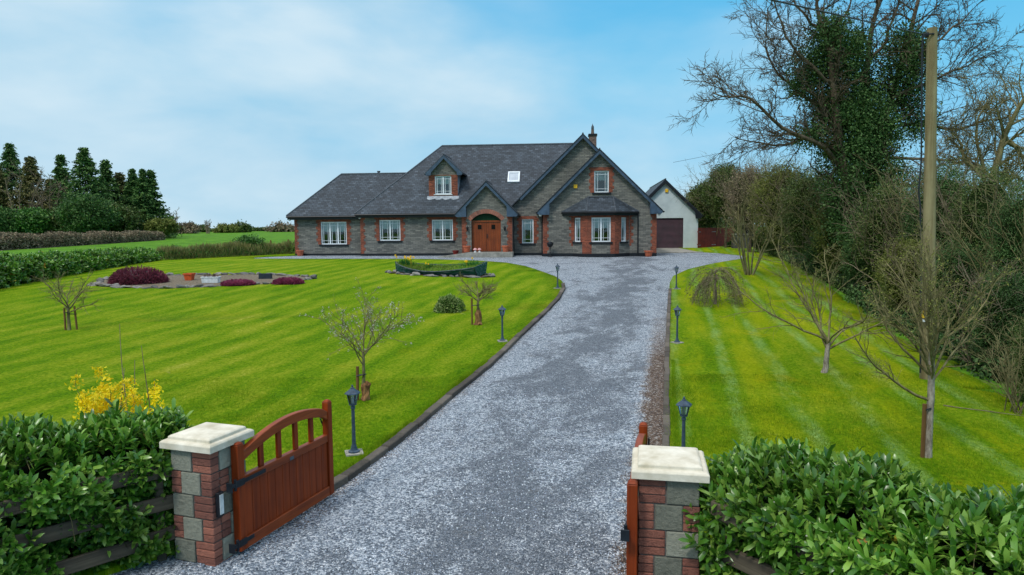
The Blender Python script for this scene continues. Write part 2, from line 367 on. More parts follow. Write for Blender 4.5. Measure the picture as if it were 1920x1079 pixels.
    # pale mower lines on the right-hand lawn, mossy yellow between them
    pale = t.math('MULTIPLY', t.smooth(t.math('ADD', st, t.math('MULTIPLY', n2, 0.9)), 0.85, 1.6), t.math('MULTIPLY', right, t.smooth(t.noise(al, 1.7, 5, 0.7), 0.36, 0.66)))
    base = t.mix(t.math('MULTIPLY', pale, t.math('ADD', 0.22, t.math('MULTIPLY', n5, 0.7))), base, S(146, 184, 112))
    yel = t.math('MULTIPLY', t.math('MULTIPLY', t.smooth(t.math('ADD', st, t.math('MULTIPLY', n2, -0.8)), 0.1, -1.2), right), t.smooth(t.noise(al, 0.7, 5, 0.7), 0.38, 0.6))
    base = t.mix(t.math('MULTIPLY', yel, 0.4), base, S(176, 178, 14))
    moss = t.smooth(t.noise(xy, 0.55, 6, 0.68, 0.5), 0.55, 0.72)
    base = t.mix(t.math('MULTIPLY', moss, t.math('ADD', 0.25, t.math('MULTIPLY', right, 0.40))), base, S(170, 162, 18))
    tan = t.smooth(t.noise(xy, 1.3, 6, 0.75, 0.3), 0.64, 0.74)
    base = t.mix(t.math('MULTIPLY', tan, 0.7), base, S(176, 168, 104))
    v = t.math('MULTIPLY', t.math('ADD', 0.45, t.math('MULTIPLY', n4, 0.95)), t.math('ADD', 0.42, t.math('MULTIPLY', n5, 1.05)))
    base = t.mix(1.0, base, t.n('ShaderNodeCombineColor', {0: v, 1: v, 2: v}).outputs[0], 'MULTIPLY')
    t.link(base, b.inputs['Base Color'])
    bump(t, b, t.math('ADD', t.math('ADD', n3, t.math('MULTIPLY', n4, 0.5)), n2), 0.8, 0.05)
    M['lawn'] = m
    m, t, b = mat('field_grass', 0.85, 0.1); p = t.n('ShaderNodeNewGeometry').outputs['Position']
    x, y, z = t.sep(p)[:3]; xy = t.n('ShaderNodeCombineXYZ', {0: x, 1: y, 2: 0.0}).outputs[0]
    f = t.math('ADD', t.math('MULTIPLY', t.noise(xy, 0.5, 8, 0.7), 0.6), t.math('MULTIPLY', t.noise(xy, 3.5, 5, 0.7), 0.4))
    c = t.ramp(f, [(0.36, S(48, 84, 18)), (0.5, S(78, 124, 22)), (0.62, S(106, 148, 34)), (0.75, S(140, 156, 62))])
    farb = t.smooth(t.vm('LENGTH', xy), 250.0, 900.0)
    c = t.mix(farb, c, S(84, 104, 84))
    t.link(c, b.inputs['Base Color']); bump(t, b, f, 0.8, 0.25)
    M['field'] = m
ground_mats()

# ------------------------------------------------------------------ ground sheets from one shared triangulation
kl_px = [(637, 911), (700, 866), (769, 813), (804, 782), (844, 748), (896, 706), (926, 681), (984, 624), (1024, 587), (1049, 560), (1058, 543), (1057, 534)]
left_kerb = [Vector((-3.02, 7.25, 0)), Vector((-2.62, 8.2, 0))] + [G(*q) for q in kl_px]
left_far = [G(*q) for q in [(1052, 528), (1040, 520), (1010, 509), (985, 501), (950, 494.5), (905, 491), (800, 487.5), (650, 487), (550, 487), (478, 486.5), (470, 484.5), (500, 482.5), (560, 480)]]
right_kerb = [Vector((1.55, 6.5, 0)), Vector((2.0, 8.6, 0))] + [G(*q) for q in [(1247, 860), (1247, 760), (1249, 680), (1252, 600), (1255, 545)]]
right_far = [G(*q) for q in [(1256, 533), (1262, 520), (1290, 507), (1340, 495.5), (1397, 486), (1400, 481), (1350, 475.5), (1305, 473)]]
def dens(pts, d=0.6):
    out = []
    for a, b in zip(pts, pts[1:]):
        n = max(1, int((Vector(b[:2]) - Vector(a[:2])).length / d))
        out += [(a[0] + (b[0] - a[0]) * i / n, a[1] + (b[1] - a[1]) * i / n) for i in range(n)]
    return out + [tuple(pts[-1][:2])]
HOUSE_L = G(560, 480); GARR = G(1305, 473)
drive = dens([(-9, -12), (-9, 2), (-5.4, 5.2), (-3.4, 7.2)] + left_kerb) + dens([left_kerb[-1]] + left_far)[1:] \
    + dens([left_far[-1], (left_far[-1].x + .8, 55), (10, 62), (GARR.x, 60), GARR], 2)[1:-1] \
    + dens(right_far[::-1])[:-1] + dens([right_far[0]] + right_kerb[::-1]) + dens([(2.1, 5.6), (5.5, 0.6), (9, -1), (9, -12), (-9, -12)])[:-1]
lawnp = [(-3.4, 7.2), (-5.4, 5.2), (-9, 2), (-30, 1), (-27, 20)] + [tuple(G(*q)[:2]) for q in [(0, 530), (150, 508), (298, 489), (400, 482), (552, 474)]] + [(-14, 56), (12, 66), (28, 66)] \
    + [tuple(G(*q)[:2]) for q in [(1432, 474), (1500, 505), (1580, 560), (1700, 640), (1870, 742)]] + [(9.2, 9.5), (12, 4), (9, -1), (5.5, 0.6), (2.1, 5.6)]
def inside(poly, X, Y):
    res = np.zeros(len(X), bool); n = len(poly); j = n - 1
    for i in range(n):
        xi, yi = poly[i][:2]; xj, yj = poly[j][:2]
        c = ((yi > Y) != (yj > Y)) & (X < (xj - xi) * (Y - yi) / ((yj - yi) if yj != yi else 1e-9) + xi)
        res ^= c; j = i
    return res
pts = []; edges = []
def add_loop(poly):
    o = len(pts); pts.extend(Vector((float(p[0]), float(p[1]))) for p in poly)
    edges.extend((o + i, o + (i + 1) % len(poly)) for i in range(len(poly)))
add_loop(drive); add_loop(dens(lawnp[4:16], 1.5))
rng = np.random.default_rng(3)
for x0, x1, y0, y1, st in ((-8, 12, -6, 24, 0.9), (-34, 28, 0, 66, 1.6), (-90, 90, -30, 160, 7), (-500, 500, -300, 600, 45), (-3000, 3000, -3000, 3000, 400)):
    gx, gy = np.meshgrid(np.arange(x0, x1, st), np.arange(y0, y1, st))
    pts.extend(Vector((float(a) + 0.013, float(b) + 0.017)) for a, b in zip(gx.ravel(), gy.ravel()))
cv, ce, cf = delaunay_2d_cdt(pts, edges, [], 0, 1e-4)[:3]
CV = np.array([(v.x, v.y) for v in cv]); CF = np.array([f for f in cf if len(f) == 3])
cen = CV[CF].mean(1)
in_d = inside(drive, cen[:, 0], cen[:, 1]); in_l = inside(lawnp, cen[:, 0], cen[:, 1]) & ~in_d
def sheet(name, mask, dz, m, skirt=0.0):
    F = CF[mask]; used, inv = np.unique(F, return_inverse=True); F = inv.reshape(F.shape)
    V = CV[used]; V = np.column_stack([V, Tn(V[:, 0], V[:, 1]) + dz])
    o = build_np(name, V, F, m, smooth=True)
    if skirt:
        bm = bmesh.new(); bm.from_mesh(o.data); be = [e for e in bm.edges if e.is_boundary]
        r = bmesh.ops.extrude_edge_only(bm, edges=be)
        for v in r['geom']:
            if isinstance(v, bmesh.types.BMVert): v.co.z -= skirt
        bm.to_mesh(o.data); bm.free()
    o['kind'] = 'structure'; return o
sheet('driveway', in_d, 0.0, M['gravel'])
sheet('lawn', in_l, 0.06, M['lawn'], 0.1)
sheet('ground', ~in_d & ~in_l, 0.0, M['field'], 0.3)
def kerb(name, line, side, w=0.11, h=0.09, L=0.6):
    mb = MB(); P = dens(line, 0.15); acc = 0; cur = [P[0]]
    r = random.Random(5)
    for a, b in zip(P, P[1:]):
        cur.append(b); acc += math.hypot(b[0] - a[0], b[1] - a[1])
        if acc >= L or b is P[-1]:
            a0, b0 = Vector(cur[0]), Vector(cur[-1]); d = (b0 - a0).normalized(); n = Vector((-d.y, d.x)) * side
            a1 = a0 + d * 0.008; b1 = b0 - d * 0.008; hh = h + r.uniform(-.01, .01); n = n * (w * 1.35 + r.uniform(-.008, .008))
            z0, z1 = T(*a1), T(*b1); c = n * -.3 + Vector((r.uniform(-.01, .01), r.uniform(-.01, .01)))
            p = [a1 + c, b1 + c, b1 + n + c, a1 + n + c]; zz = [z0, z1, z1, z0]
            q = [Vector((u.x, u.y, z_ - .12)) for u, z_ in zip(p, zz)] + [Vector((u.x, u.y, z_ + hh)) for u, z_ in zip(p, zz)]
            if side < 0: q = [q[3], q[2], q[1], q[0], q[7], q[6], q[5], q[4]]
            mb.hexa(q); cur = [b]; acc = 0
    o = mb.build(name, M['kerb'], bevel=0.012); o['kind'] = 'structure'
kerb('kerb', left_kerb, 1); kerb('kerb', right_kerb, -1, w=0.085)
# concrete apron in front of the garage
# ------------------------------------------------------------------ the house
PSI = R(4.5); HO = Vector((0, 49.3, 1.57))
HU = Vector((math.cos(PSI), -math.sin(PSI), 0)); HV = Vector((math.sin(PSI), math.cos(PSI), 0))
def F(px, py, v, O=HO, V=HV, U=HU):
    d = ray(px, py); P0 = O + V * v; k = (P0 - CAM).dot(V) / d.dot(V); q = CAM + d * k - O
    return q.dot(U), q.z
house = thing('detached_house', 'long grey stone dormer bungalow with slate roofs, red brick quoins and an arched timber door', 'house', HO, -PSI)
Z0 = -0.25
class Pl:      # a wall plane: origin, direction along the wall, outward normal to the right-hand side (towards -y for +x walls)
    def __init__(s, x, y, dx=1.0, dy=0.0):
        l = math.hypot(dx, dy); s.o = Vector((x, y, 0)); s.d = Vector((dx / l, dy / l, 0)); s.n = Vector((s.d.y, -s.d.x, 0))
    def p(s, a, z, out=0.0): return s.o + s.d * a + Vector((0, 0, z)) + s.n * out
def wall(pl, outer, holes, name='wall', m='stone', parent=None, depth=0.14, thick=0.0):
    mb = MB(); loops = [[pl.p(a, z) for a, z in outer]] + [[pl.p(a, z) for a, z in h] for h in holes]
    flat = [v for l in loops for v in l]; tr = tessellate_polygon([[Vector((a, z, 0)) for a, z in l] for l in [outer] + holes])
    fs = []
    for f in tr:
        a, b, c = [flat[i] for i in f]
        fs.append(f if (b - a).cross(c - a).dot(pl.n) > 0 else (f[0], f[2], f[1]))
    mb.add(flat, fs)
    for h in holes:
        n = len(h)
        for i in range(n):
            a, b = h[i], h[(i + 1) % n]; mb.add([pl.p(*a), pl.p(*b), pl.p(*b, -depth), pl.p(*a, -depth)], [(0, 1, 2, 3)])
    return mb.build(name, M[m], parent or house)
def pbox(mb, pl, a0, a1, z0, z1, o0, o1):
    P = [pl.p(a0, z0, o1), pl.p(a1, z0, o1), pl.p(a1, z0, o0), pl.p(a0, z0, o0), pl.p(a0, z1, o1), pl.p(a1, z1, o1), pl.p(a1, z1, o0), pl.p(a0, z1, o0)]
    mb.hexa(P)
def quoin(pl, a, side, z0, z1, w=0.25, w2=0.37, name='quoin', parent=None, out=0.012, rh=0.225, mb=None):
    own = mb is None; mb = mb or MB(); z = z0; i = 0
    while z < z1 - 0.02:
        zt = min(z + rh, z1); ww = w2 if i % 2 else w
        pbox(mb, pl, min(a, a + side * ww), max(a, a + side * ww), z, zt, -0.02, out); z = zt; i += 1
    if own: return mb.build(name, M['brick'], parent or house)
def rect(a0, a1, z0, z1): return [(a0, z0), (a1, z0), (a1, z1), (a0, z1)]
def window(pl, a0, a1, z0, z1, lights, surround=True, sill='black', sw=(0.24, 0.36), head=0.22, curt=True, parent=None):
    root = bpy.data.objects.new('window', None); col.objects.link(root); root.parent = parent or house
    fr = MB(); fw = 0.075; rec = -0.07
    pbox(fr, pl, a0, a1, z0, z0 + fw, rec - .06, rec); pbox(fr, pl, a0, a1, z1 - fw, z1, rec - .06, rec)
    pbox(fr, pl, a0, a0 + fw, z0 + fw, z1 - fw, rec - .06, rec); pbox(fr, pl, a1 - fw, a1, z0 + fw, z1 - fw, rec - .06, rec)
    lw = (a1 - a0 - 2 * fw) / lights
    for i in range(1, lights): pbox(fr, pl, a0 + fw + i * lw - .05, a0 + fw + i * lw + .05, z0 + fw, z1 - fw, rec - .06, rec - .003)
    for i in range(lights):
        l0 = a0 + fw + i * lw + (.05 if i else 0); l1 = a0 + fw + (i + 1) * lw - (.05 if i < lights - 1 else 0); W = l1 - l0; H = z1 - z0 - 2 * fw
        for q in (0.2, 0.8): pbox(fr, pl, l0 + W * q - .012, l0 + W * q + .012, z0 + fw, z1 - fw, rec - .05, rec - .02)
        for q in (0.13, 0.87): pbox(fr, pl, l0, l1, z0 + fw + H * q - .012, z0 + fw + H * q + .012, rec - .05, rec - .022)
    fr.build('frame', M['pvc'], root)
    g = MB(); g.add([pl.p(a0 + fw, z0 + fw, rec - .045), pl.p(a1 - fw, z0 + fw, rec - .045), pl.p(a1 - fw, z1 - fw, rec - .045), pl.p(a0 + fw, z1 - fw, rec - .045)], [(0, 1, 2, 3)])
    g.build('pane', M['glass'], root)
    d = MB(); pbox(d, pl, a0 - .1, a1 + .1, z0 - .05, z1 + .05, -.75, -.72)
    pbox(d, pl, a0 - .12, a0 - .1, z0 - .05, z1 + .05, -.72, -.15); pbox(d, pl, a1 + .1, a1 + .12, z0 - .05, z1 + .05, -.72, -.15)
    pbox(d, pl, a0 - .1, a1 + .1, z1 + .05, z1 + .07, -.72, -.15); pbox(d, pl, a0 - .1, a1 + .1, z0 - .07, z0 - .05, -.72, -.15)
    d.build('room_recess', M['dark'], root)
    if curt:
        c = MB(); N = 40; zb = z1 - (z1 - z0) * 0.42; zt = z1 - .03
        vs = []
        for i in range(N + 1):
            a = a0 + (a1 - a0) * i / N; o = -0.2 + 0.018 * math.sin(i * 1.9); sc = 0.05 * abs(math.sin(i * math.pi / 5))
            vs += [pl.p(a, zb - sc, o), pl.p(a, zt, o)]
        c.add(vs, [(2 * i, 2 * i + 2, 2 * i + 3, 2 * i + 1) for i in range(N)])
        for s0, s1 in ((a0 + fw, a0 + fw + .09), (a1 - fw - .09, a1 - fw)):
            c.add([pl.p(s0, z0 + .05, -.23), pl.p(s1, z0 + .05, -.21), pl.p(s1 + .02, zt, -.21), pl.p(s0, zt, -.23)], [(0, 1, 2, 3)])
        c.build('curtain', M['curtain'], root)
    sl = MB(); e = 0.14 if sill == 'black' else 0.08; th = 0.13 if sill == 'black' else 0.06
    pbox(sl, pl, a0 - e, a1 + e, z0 - th, z0 - .003, -.1, .07); sl.build('sill', M['black' if sill == 'black' else 'white'], root, bevel=0.008)
    if surround:
        mb = MB(); quoin(pl, a0, -1, z0, z1 + head, sw[0], sw[1], mb=mb); quoin(pl, a1, 1, z0, z1 + head, sw[0], sw[1], mb=mb)
        pbox(mb, pl, a0, a1, z1, z1 + head, -.02, .012); mb.build('brick_surround', M['brick'], root)
    return root
def PW(px0, px1, py0, py1, v):      # px rect -> a0,a1,z0,z1 on wall plane v
    a0, z1 = F(px0, py0, v); a1, zb = F(px1, py1, v); return a0, a1, zb, z1
def slopep(mb, P, th=0.1): mb.prism([Vector(p) for p in P], (0, 0, -th))
def ridge(mb, a, b, r=0.07):
    a = Vector(a); b = Vector(b); mb.tube([a, b], r, 6)
# --- solve the main roof
vE = -0.38
uA, zA = F(665, 401, vE)
Rr = 5.7
for _ in range(30): Rr = F(829, 274, Rr + vE)[0] - uA
zR = F(829, 274, Rr + vE)[1]; m_ = (zR - zA) / Rr
uT, zT = F(1093, 250, -0.32); uL = uT - (zT - zA) / m_; uRr = F(1243, 392.5, -1.85)[0] - .02; zRe = F(1243, 392.5, -1.85)[1] - .06
zR = min(zR, zT - .02)
vW = 0.22; uW, zW = F(537, 405, vW); Rw = 3.2
for _ in range(30): Rw = F(640, 327, Rw + vW)[0] - uW
zWr = F(640, 327, Rw + vW)[1]; mw = (zWr - zW) / Rw
print('house', uA, zA, Rr, zR, m_, 'tall', uT, zT, uL, uRr, 'wing', uW, zW, Rw, zWr, mw)
vb = vE + 2 * Rr
mb = MB()
slopep(mb, [(uA, vE, zA), (uL, vE, zA), (uT, vE + Rr, zR), (uA + Rr, vE + Rr, zR)])
slopep(mb, [(uA, vb, zA), (uA, vE, zA), (uA + Rr, vE + Rr, zR)])
slopep(mb, [(uA + Rr, vE + Rr, zR), (uT, vE + Rr, zR), (uT, vb, zA), (uA, vb, zA)])
roof = mb.build('main_roof', M['slate'], house)
mb = MB(); slopep(mb, [(uL, -.32, zA), (uT, -.32, zT), (uT, vE + Rr, zT), ])
slopep(mb, [(uT, -.32, zT), (uRr, -.32, zRe), (uRr, vb, zRe), (uT, vb, zT)])
mb.build('cross_gable_roof', M['slate'], house)
mb = MB(); xh = uA + (zWr - zA) / m_ + .2
slopep(mb, [(uW, vW, zW), (uA + .35, vW, zW), (xh, vW + Rw, zWr), (uW + Rw, vW + Rw, zWr)])
slopep(mb, [(uW, vW + 2 * Rw, zW), (uW, vW, zW), (uW + Rw, vW + Rw, zWr)])
slopep(mb, [(uW + Rw, vW + Rw, zWr), (xh, vW + Rw, zWr), (uA + .35, vW + 2 * Rw, zW), (uW, vW + 2 * Rw, zW)])
mb.build('wing_roof', M['slate'], house)
rd = MB(); ridge(rd, (uA + Rr, vE + Rr, zR), (uT - .1, vE + Rr, zR)); ridge(rd, (uA, vE, zA), (uA + Rr, vE + Rr, zR), .06)
ridge(rd, (uW + Rw, vW + Rw, zWr), (xh, vW + Rw, zWr)); ridge(rd, (uW, vW, zW), (uW + Rw, vW + Rw, zWr), .06)
ridge(rd, (uT, -.3, zT), (uT, vE + Rr, zT), .06)
rd.build('ridge_tiles', M['ridge'], house, smooth=True)
# gutters and fascia along the front eaves
def eave(u0, u1, v, z, wv):
    mb = MB(); mb.bx(u0 + .04, u1, v + .03, v + .06, z - .3, z - .09); mb.bx(u0 + .04, u1, v + .06, wv, z - .3, z - .28); mb.build('fascia', M['black'], house)
    g = MB(); g.tube([(u0, v - .05, z - .1), (u1, v - .05, z - .1)], .065, 8); g.build('gutter', M['black'], house, smooth=True)
uPw0, uPw1 = F(866, 440, -1.2)[0], F(960.5, 440, -1.2)[0]
uPE0, zP = F(853, 401, -1.5); uPE1 = F(971, 401, -1.5)[0]; uPa, zPa = F(909, 339, -1.5); uPa = (uPE0 + uPE1) / 2
eave(uA, uPE0 + .3, vE, zA, 0); eave(uW, uA + .1, vW, zW, .6)
mb = MB(); mb.bx(uA + .04, uA + .06, vE + .06, vW, zA - .3, zA - .09); mb.build('fascia', M['black'], house); mb = MB(); mb.bx(uW + .04, uW + .06, vW + .06, vW + 2 * Rw, zW - .3, zW - .09); mb.build('fascia', M['black'], house)
# --- walls
PB = 0.19    # top of the black plinth above the ground
uw0 = F(552.5, 440, .6)[0]; um0 = F(676, 440, 0)[0]; uf0 = F(1018, 440, -1.5)[0]; uf1 = F(1231, 440, -1.5)[0]
W1 = Pl(0, .6); W2 = Pl(0, 0); W3 = Pl(0, -1.5); W4 = Pl(0, -1.2)
wins = []
wa = PW(601, 650.5, 416.5, 458.5, .6)
wall(W1, rect(uw0, um0 + .05, Z0, zW - .2), [rect(*wa)]); window(W1, *wa, 3)
w2 = PW(711, 751, 413, 451.5, 0); w3 = PW(809.5, 849.5, 412.5, 451, 0)
uSplit = uPw1 - .6
wall(W2, rect(um0, uSplit, Z0, zA - .15), [rect(*w2), rect(*w3)]); window(W2, *w2, 2); window(W2, *w3, 2)
ws = PW(978.5, 1000.5, 411.5, 456.5, 0)
mt = (zT - zA) / (uT - uL)
mtr = (zT - zRe) / (uRr - uT); gz = lambda u: zT - (mt * (uT - u) if u < uT else mtr * (u - uT)) - .14
wall(W2, [(uSplit, Z0), (uf1, Z0), (uf1, gz(uf1)), (uT, gz(uT)), (uSplit, gz(uSplit))], [rect(*ws)]); window(W2, *ws, 1)
# side and rear walls
mb = MB()
for P in ([(uw0, .6), (uw0, .6 + 2 * Rw - .8)], [(um0, .02), (um0, .6)], [(uw0, .6 + 2 * Rw - .8), (um0, .6 + 2 * Rw - .8)], [(um0, .6 + 2 * Rw - .8), (um0, vb - .4)], [(um0, vb - .4), (uf1, vb - .4)], [(uf1, vb - .4), (uf1, -1.5)], [(uf0, -1.5), (uf0, 0)], [(uPw0, 0), (uPw0, -1.2)], [(uPw1, -1.2), (uPw1, 0)]):
    (x0, y0), (x1, y1) = P; mb.add([(x0, y0, Z0), (x1, y1, Z0), (x1, y1, zA - .1), (x0, y0, zA - .1)], [(0, 1, 2, 3)])
mb.build('wall', M['stone'], house)
# front gable
uCe0, zc0 = F(1007, 398.5, -1.85); uCe1, zc1 = F(1243, 392.5, -1.85); uC, zC = F(1126, 279, -1.85)
uC = (uCe0 + uCe1) / 2; zCe = (zc0 + zc1) / 2; mc = (zC - zCe) / (uCe1 - uC)
gc = lambda u: zC - abs(u - uC) * mc - .14
wu = PW(1114, 1141.5, 320.5, 361, -1.5)
wall(W3, [(uf0, Z0), (uf1, Z0), (uf1, gc(uf1)), (uC, gc(uC)), (uf0, gc(uf0))], [rect(*wu)]); window(W3, *wu, 1, sw=(.26, .36))
# porch with arched opening
gp_m = (zPa - zP) / (uPa - uPE0)
gp = lambda u: zPa - abs(u - uPa) * gp_m - .14
dl, zsp = F(883.5, 413.5, -1.2); dr = F(939, 413.5, -1.2)[0]; ztop = F(910, 400.5, -1.2)[1]; zth = F(910, 472.5, -1.2)[1]
rise = ztop - zsp; hw = (dr - dl) / 2; ra = (hw * hw + rise * rise) / (2 * rise); ac = (dl + dr) / 2; zc_ = ztop - ra; a1_ = math.asin(hw / ra)
arch = [(ac + ra * math.sin(a), zc_ + ra * math.cos(a)) for a in [a1_ - 2 * a1_ * i / 14 for i in range(15)]]
wall(W4, [(uPw0, Z0), (uPw1, Z0), (uPw1, gp(uPw1)), (uPa, gp(uPa)), (uPw0, gp(uPw0))], [[(dl, zth), (dr, zth)] + arch], depth=.3)
vs = MB()
for i in range(19):
    b0 = -a1_ * 1.06 + 2 * a1_ * 1.06 * i / 19 + .008; b1 = b0 + 2 * a1_ * 1.06 / 19 - .016; r0, r1 = ra, ra + .3
    P = [(ac + r * math.sin(b), zc_ + r * math.cos(b)) for r, b in ((r0, b0), (r0, b1), (r1, b1), (r1, b0))]
    vs.prism([W4.p(a, z, .014) for a, z in P], W4.n * -.05)
vs.build('brick_arch', M['pbrick'], house)
dr_o = bpy.data.objects.new('front_door', None); col.objects.link(dr_o); dr_o.parent = house
zt = zsp - .02
fr = MB(); pbox(fr, W4, dl, dl + .07, zth, zt, -.3, -.2); pbox(fr, W4, dr - .07, dr, zth, zt, -.3, -.2); pbox(fr, W4, dl, dr, zt - .1, zt, -.3, -.19); fr.build('door_frame', M['door'], dr_o)
for s_, (x0, x1) in enumerate(((dl + .075, ac - .006), (ac + .006, dr - .075))):
    lf = MB(); nb = 7; gx0, gx1 = (x0 + x1) / 2 - .14, (x0 + x1) / 2 + .14; gz0, gz1 = zt - .62, zt - .3
    for k in range(nb):
        b0 = x0 + (x1 - x0) * k / nb; b1 = x0 + (x1 - x0) * (k + 1) / nb - .006
        pbox(lf, W4, b0, b1, zth + .02, zt - .105, -.28, -.25)
    d_ = lf.build('door_leaf', M['door'], dr_o)
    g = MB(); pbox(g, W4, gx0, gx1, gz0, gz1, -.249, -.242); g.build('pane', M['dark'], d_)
    g = MB()
    for q in ((gx0 - .03, gx1 + .03, gz0 - .03, gz0), (gx0 - .03, gx1 + .03, gz1, gz1 + .03), (gx0 - .03, gx0, gz0, gz1), (gx1, gx1 + .03, gz0, gz1)): pbox(g, W4, *q, -.25, -.23)
    g.build('glazing_bead', M['door'], d_)
h = MB(); pbox(h, W4, ac + .02, ac + .07, zth + .95, zth + 1.25, -.25, -.235); h.tube([W4.p(ac + .045, zth + 1.1, -.24), W4.p(ac + .045, zth + 1.1, -.17), W4.p(ac + .15, zth + 1.1, -.17)], .014, 6); h.build('handle', M['black'], dr_o)
fl = MB(); fl.prism([W4.p(a, z, -.22) for a, z in [(dl, zt), (dr, zt)] + arch], W4.n * -.01)
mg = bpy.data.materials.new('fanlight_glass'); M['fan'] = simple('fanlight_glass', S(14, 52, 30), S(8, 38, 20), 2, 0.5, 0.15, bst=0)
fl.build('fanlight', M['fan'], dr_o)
# --- gable and porch roofs
def gable_roof(name, u0, u1, uc, v0, v1, ze, zt_, back_t=None, lift=0.0, th=.1):
    mb = MB(); slopep(mb, [(u0, v0, ze + lift), (uc, v0, zt_ + lift), (uc, v1, zt_ + lift), (u0, back_t or v1, ze + lift)], th)
    slopep(mb, [(uc, v0, zt_ + lift), (u1, v0, ze + lift), (u1, back_t or v1, ze + lift), (uc, v1, zt_ + lift)], th)
    o = mb.build(name, M['slate'], house); r = MB(); ridge(r, (uc, v0 + .02, zt_ + lift), (uc, v1, zt_ + lift), .055); r.build('ridge_tiles', M['ridge'], o, smooth=True); return o
gable_roof('front_gable_roof', uCe0, uCe1, uC, -1.85, -.005, zCe, zC, lift=.015)
vback = lambda z: (z - zA) / m_ + vE
mb = MB()
slopep(mb, [(uPE0, -1.5, zP), (uPa, -1.5, zPa), (uPa, vback(zPa) + .1, zPa), (uPE0, vback(zP) + .1, zP)])
slopep(mb, [(uPa, -1.5, zPa), (uPE1, -1.5, zP), (uPE1, -.002, zP), (uPE1 - .25, vback(zP) + .6, zP + .25), (uPa, vback(zPa) + .1, zPa)])
pr = mb.build('porch_roof', M['slate'], house); r = MB(); ridge(r, (uPa, -1.48, zPa), (uPa, vback(zPa), zPa), .055); r.build('ridge_tiles', M['ridge'], pr, smooth=True)
def barge(u0, u1, uc, v, ze, zt_, vw, box=True, bw=.24, boxw=.85, boxes=(1, 1), zr=None, cut=None, bh=.24):
    for side in (0, 1):
        ue = u0 if side == 0 else u1; sg = 1 if side == 0 else -1
        if side and zr: ze = zr
        m1 = (zt_ - ze) / abs(uc - ue)
        if side and cut: ze = zt_ - (cut - uc) * m1; ue = cut
        mb = MB(); L = [(ue, ze - .10), (uc, zt_ - .10), (uc, zt_ - .10 - bw), (ue + sg * (bw * .55), ze - .10 - bw + bw * .55 * m1)]
        mb.prism([(a, v - .015, z) for a, z in L], (0, -.035, 0)); mb.build('bargeboard', M['fascia'], house)
        mb = MB(); L = [(ue, ze - .04), (uc, zt_ - .04), (uc, zt_ - .10), (ue, ze - .10)]
        mb.prism([(a, v - .005, z) for a, z in L], (0, -.065, 0)); mb.build('verge_trim', M['black'], house)
        mb = MB(); L = [(ue + sg * .15, ze + .15 * m1 - .115), (uc, zt_ - .115), (uc, zt_ - .135), (ue + sg * .15, ze + .15 * m1 - .135)]
        mb.prism([(a, v - .01, z) for a, z in L], (0, vw - v, 0)); mb.build('soffit', M['black'], house)
        if boxes[side]:
            mb = MB(); L = [(ue + sg * .02, ze - .16), (ue + sg * boxw, ze - .16 + 0), (ue + sg * boxw, ze + boxw * m1 - .2)]
            L = [(ue + sg * .02, ze - .14), (ue + sg * .10, ze - bh), (ue + sg * boxw, ze - bh), (ue + sg * boxw, ze + boxw * m1 - .3)]
            mb.prism([(a, v - .055, z) for a, z in L], (0, .05 + (vw - v) * .98, 0)); mb.build('eave_box', M['fascia'], house)
barge(uCe0, uCe1, uC, -1.85, zCe, zC, -1.5)
barge(uPE0, uPE1, uPa, -1.5, zP, zPa, -1.2, boxw=.78)
barge(uL + 1.05, uRr, uT, -.32, zA + 1.05 * mt, zT, 0, boxes=(0, 0), zr=zRe, cut=uC + .25)
# side gutters and downpipes
def pipe(pts, name='downpipe'):
    mb = MB(); mb.tube(pts, .04, 8); mb.build(name, M['black'], house, smooth=True)
def gut(p0, p1):
    mb = MB(); mb.tube([p0, p1], .06, 8); mb.build('gutter', M['black'], house, smooth=True)
gut((uCe0 - .05, -1.85, zCe - .1), (uCe0 - .05, 0, zCe - .1)); gut((uCe1 + .06, -1.85, zCe - .1), (uCe1 + .06, 6, zCe - .1))
gut((uPE0 - .05, -1.5, zP - .1), (uPE0 - .05, 0, zP - .1)); gut((uPE1 + .05, -1.5, zP - .1), (uPE1 + .05, -.02, zP - .1))
pipe([(uf0 - .07, -.1, zCe - .15), (uf0 - .07, -1.3, 2.2), (uf0 - .07, -1.3, 0)]); ud = F(961.5, 430, -.2)[0]; pipe([(ud + .05, -.12, zP - .1), (ud + .05, -.12, 0)])
ub1 = F(1196, 430, -1.55)[0]; pipe([(ub1, -1.58, 2.9), (ub1, -1.56, 0)])
# quoins on the corners
quoin(W1, uw0, 1, PB, zW - .3, .2, .3); quoin(W2, um0, 1, PB, zA - .3, .24, .36); quoin(W3, uf0, 1, PB, zCe - .25, .3, .4); quoin(W3, uf1, -1, PB, zCe - .25, .3, .4)
quoin(W4, uPw0, 1, PB, zP - .25, .3, .38); quoin(W4, uPw1, -1, PB, zP - .25, .3, .38)
# plinth
mb = MB()
for x0, x1, y in ((uw0 - .02, um0, .6), (um0 - .02, uPw0, 0), (uPw1, uf0, 0), (uf0 - .02, uf1 + .02, -1.5)): mb.bx(x0, x1, y - .03, y + .02, Z0, PB)
mb.bx(uw0 - .03, uw0 + .0, .6, 5.5, Z0, PB); mb.bx(uf1, uf1 + .03, -1.48, 11, Z0, PB); mb.bx(uf0 - .03, uf0, -1.48, -.03, Z0, PB)
mb.build('plinth', M['black'], house)
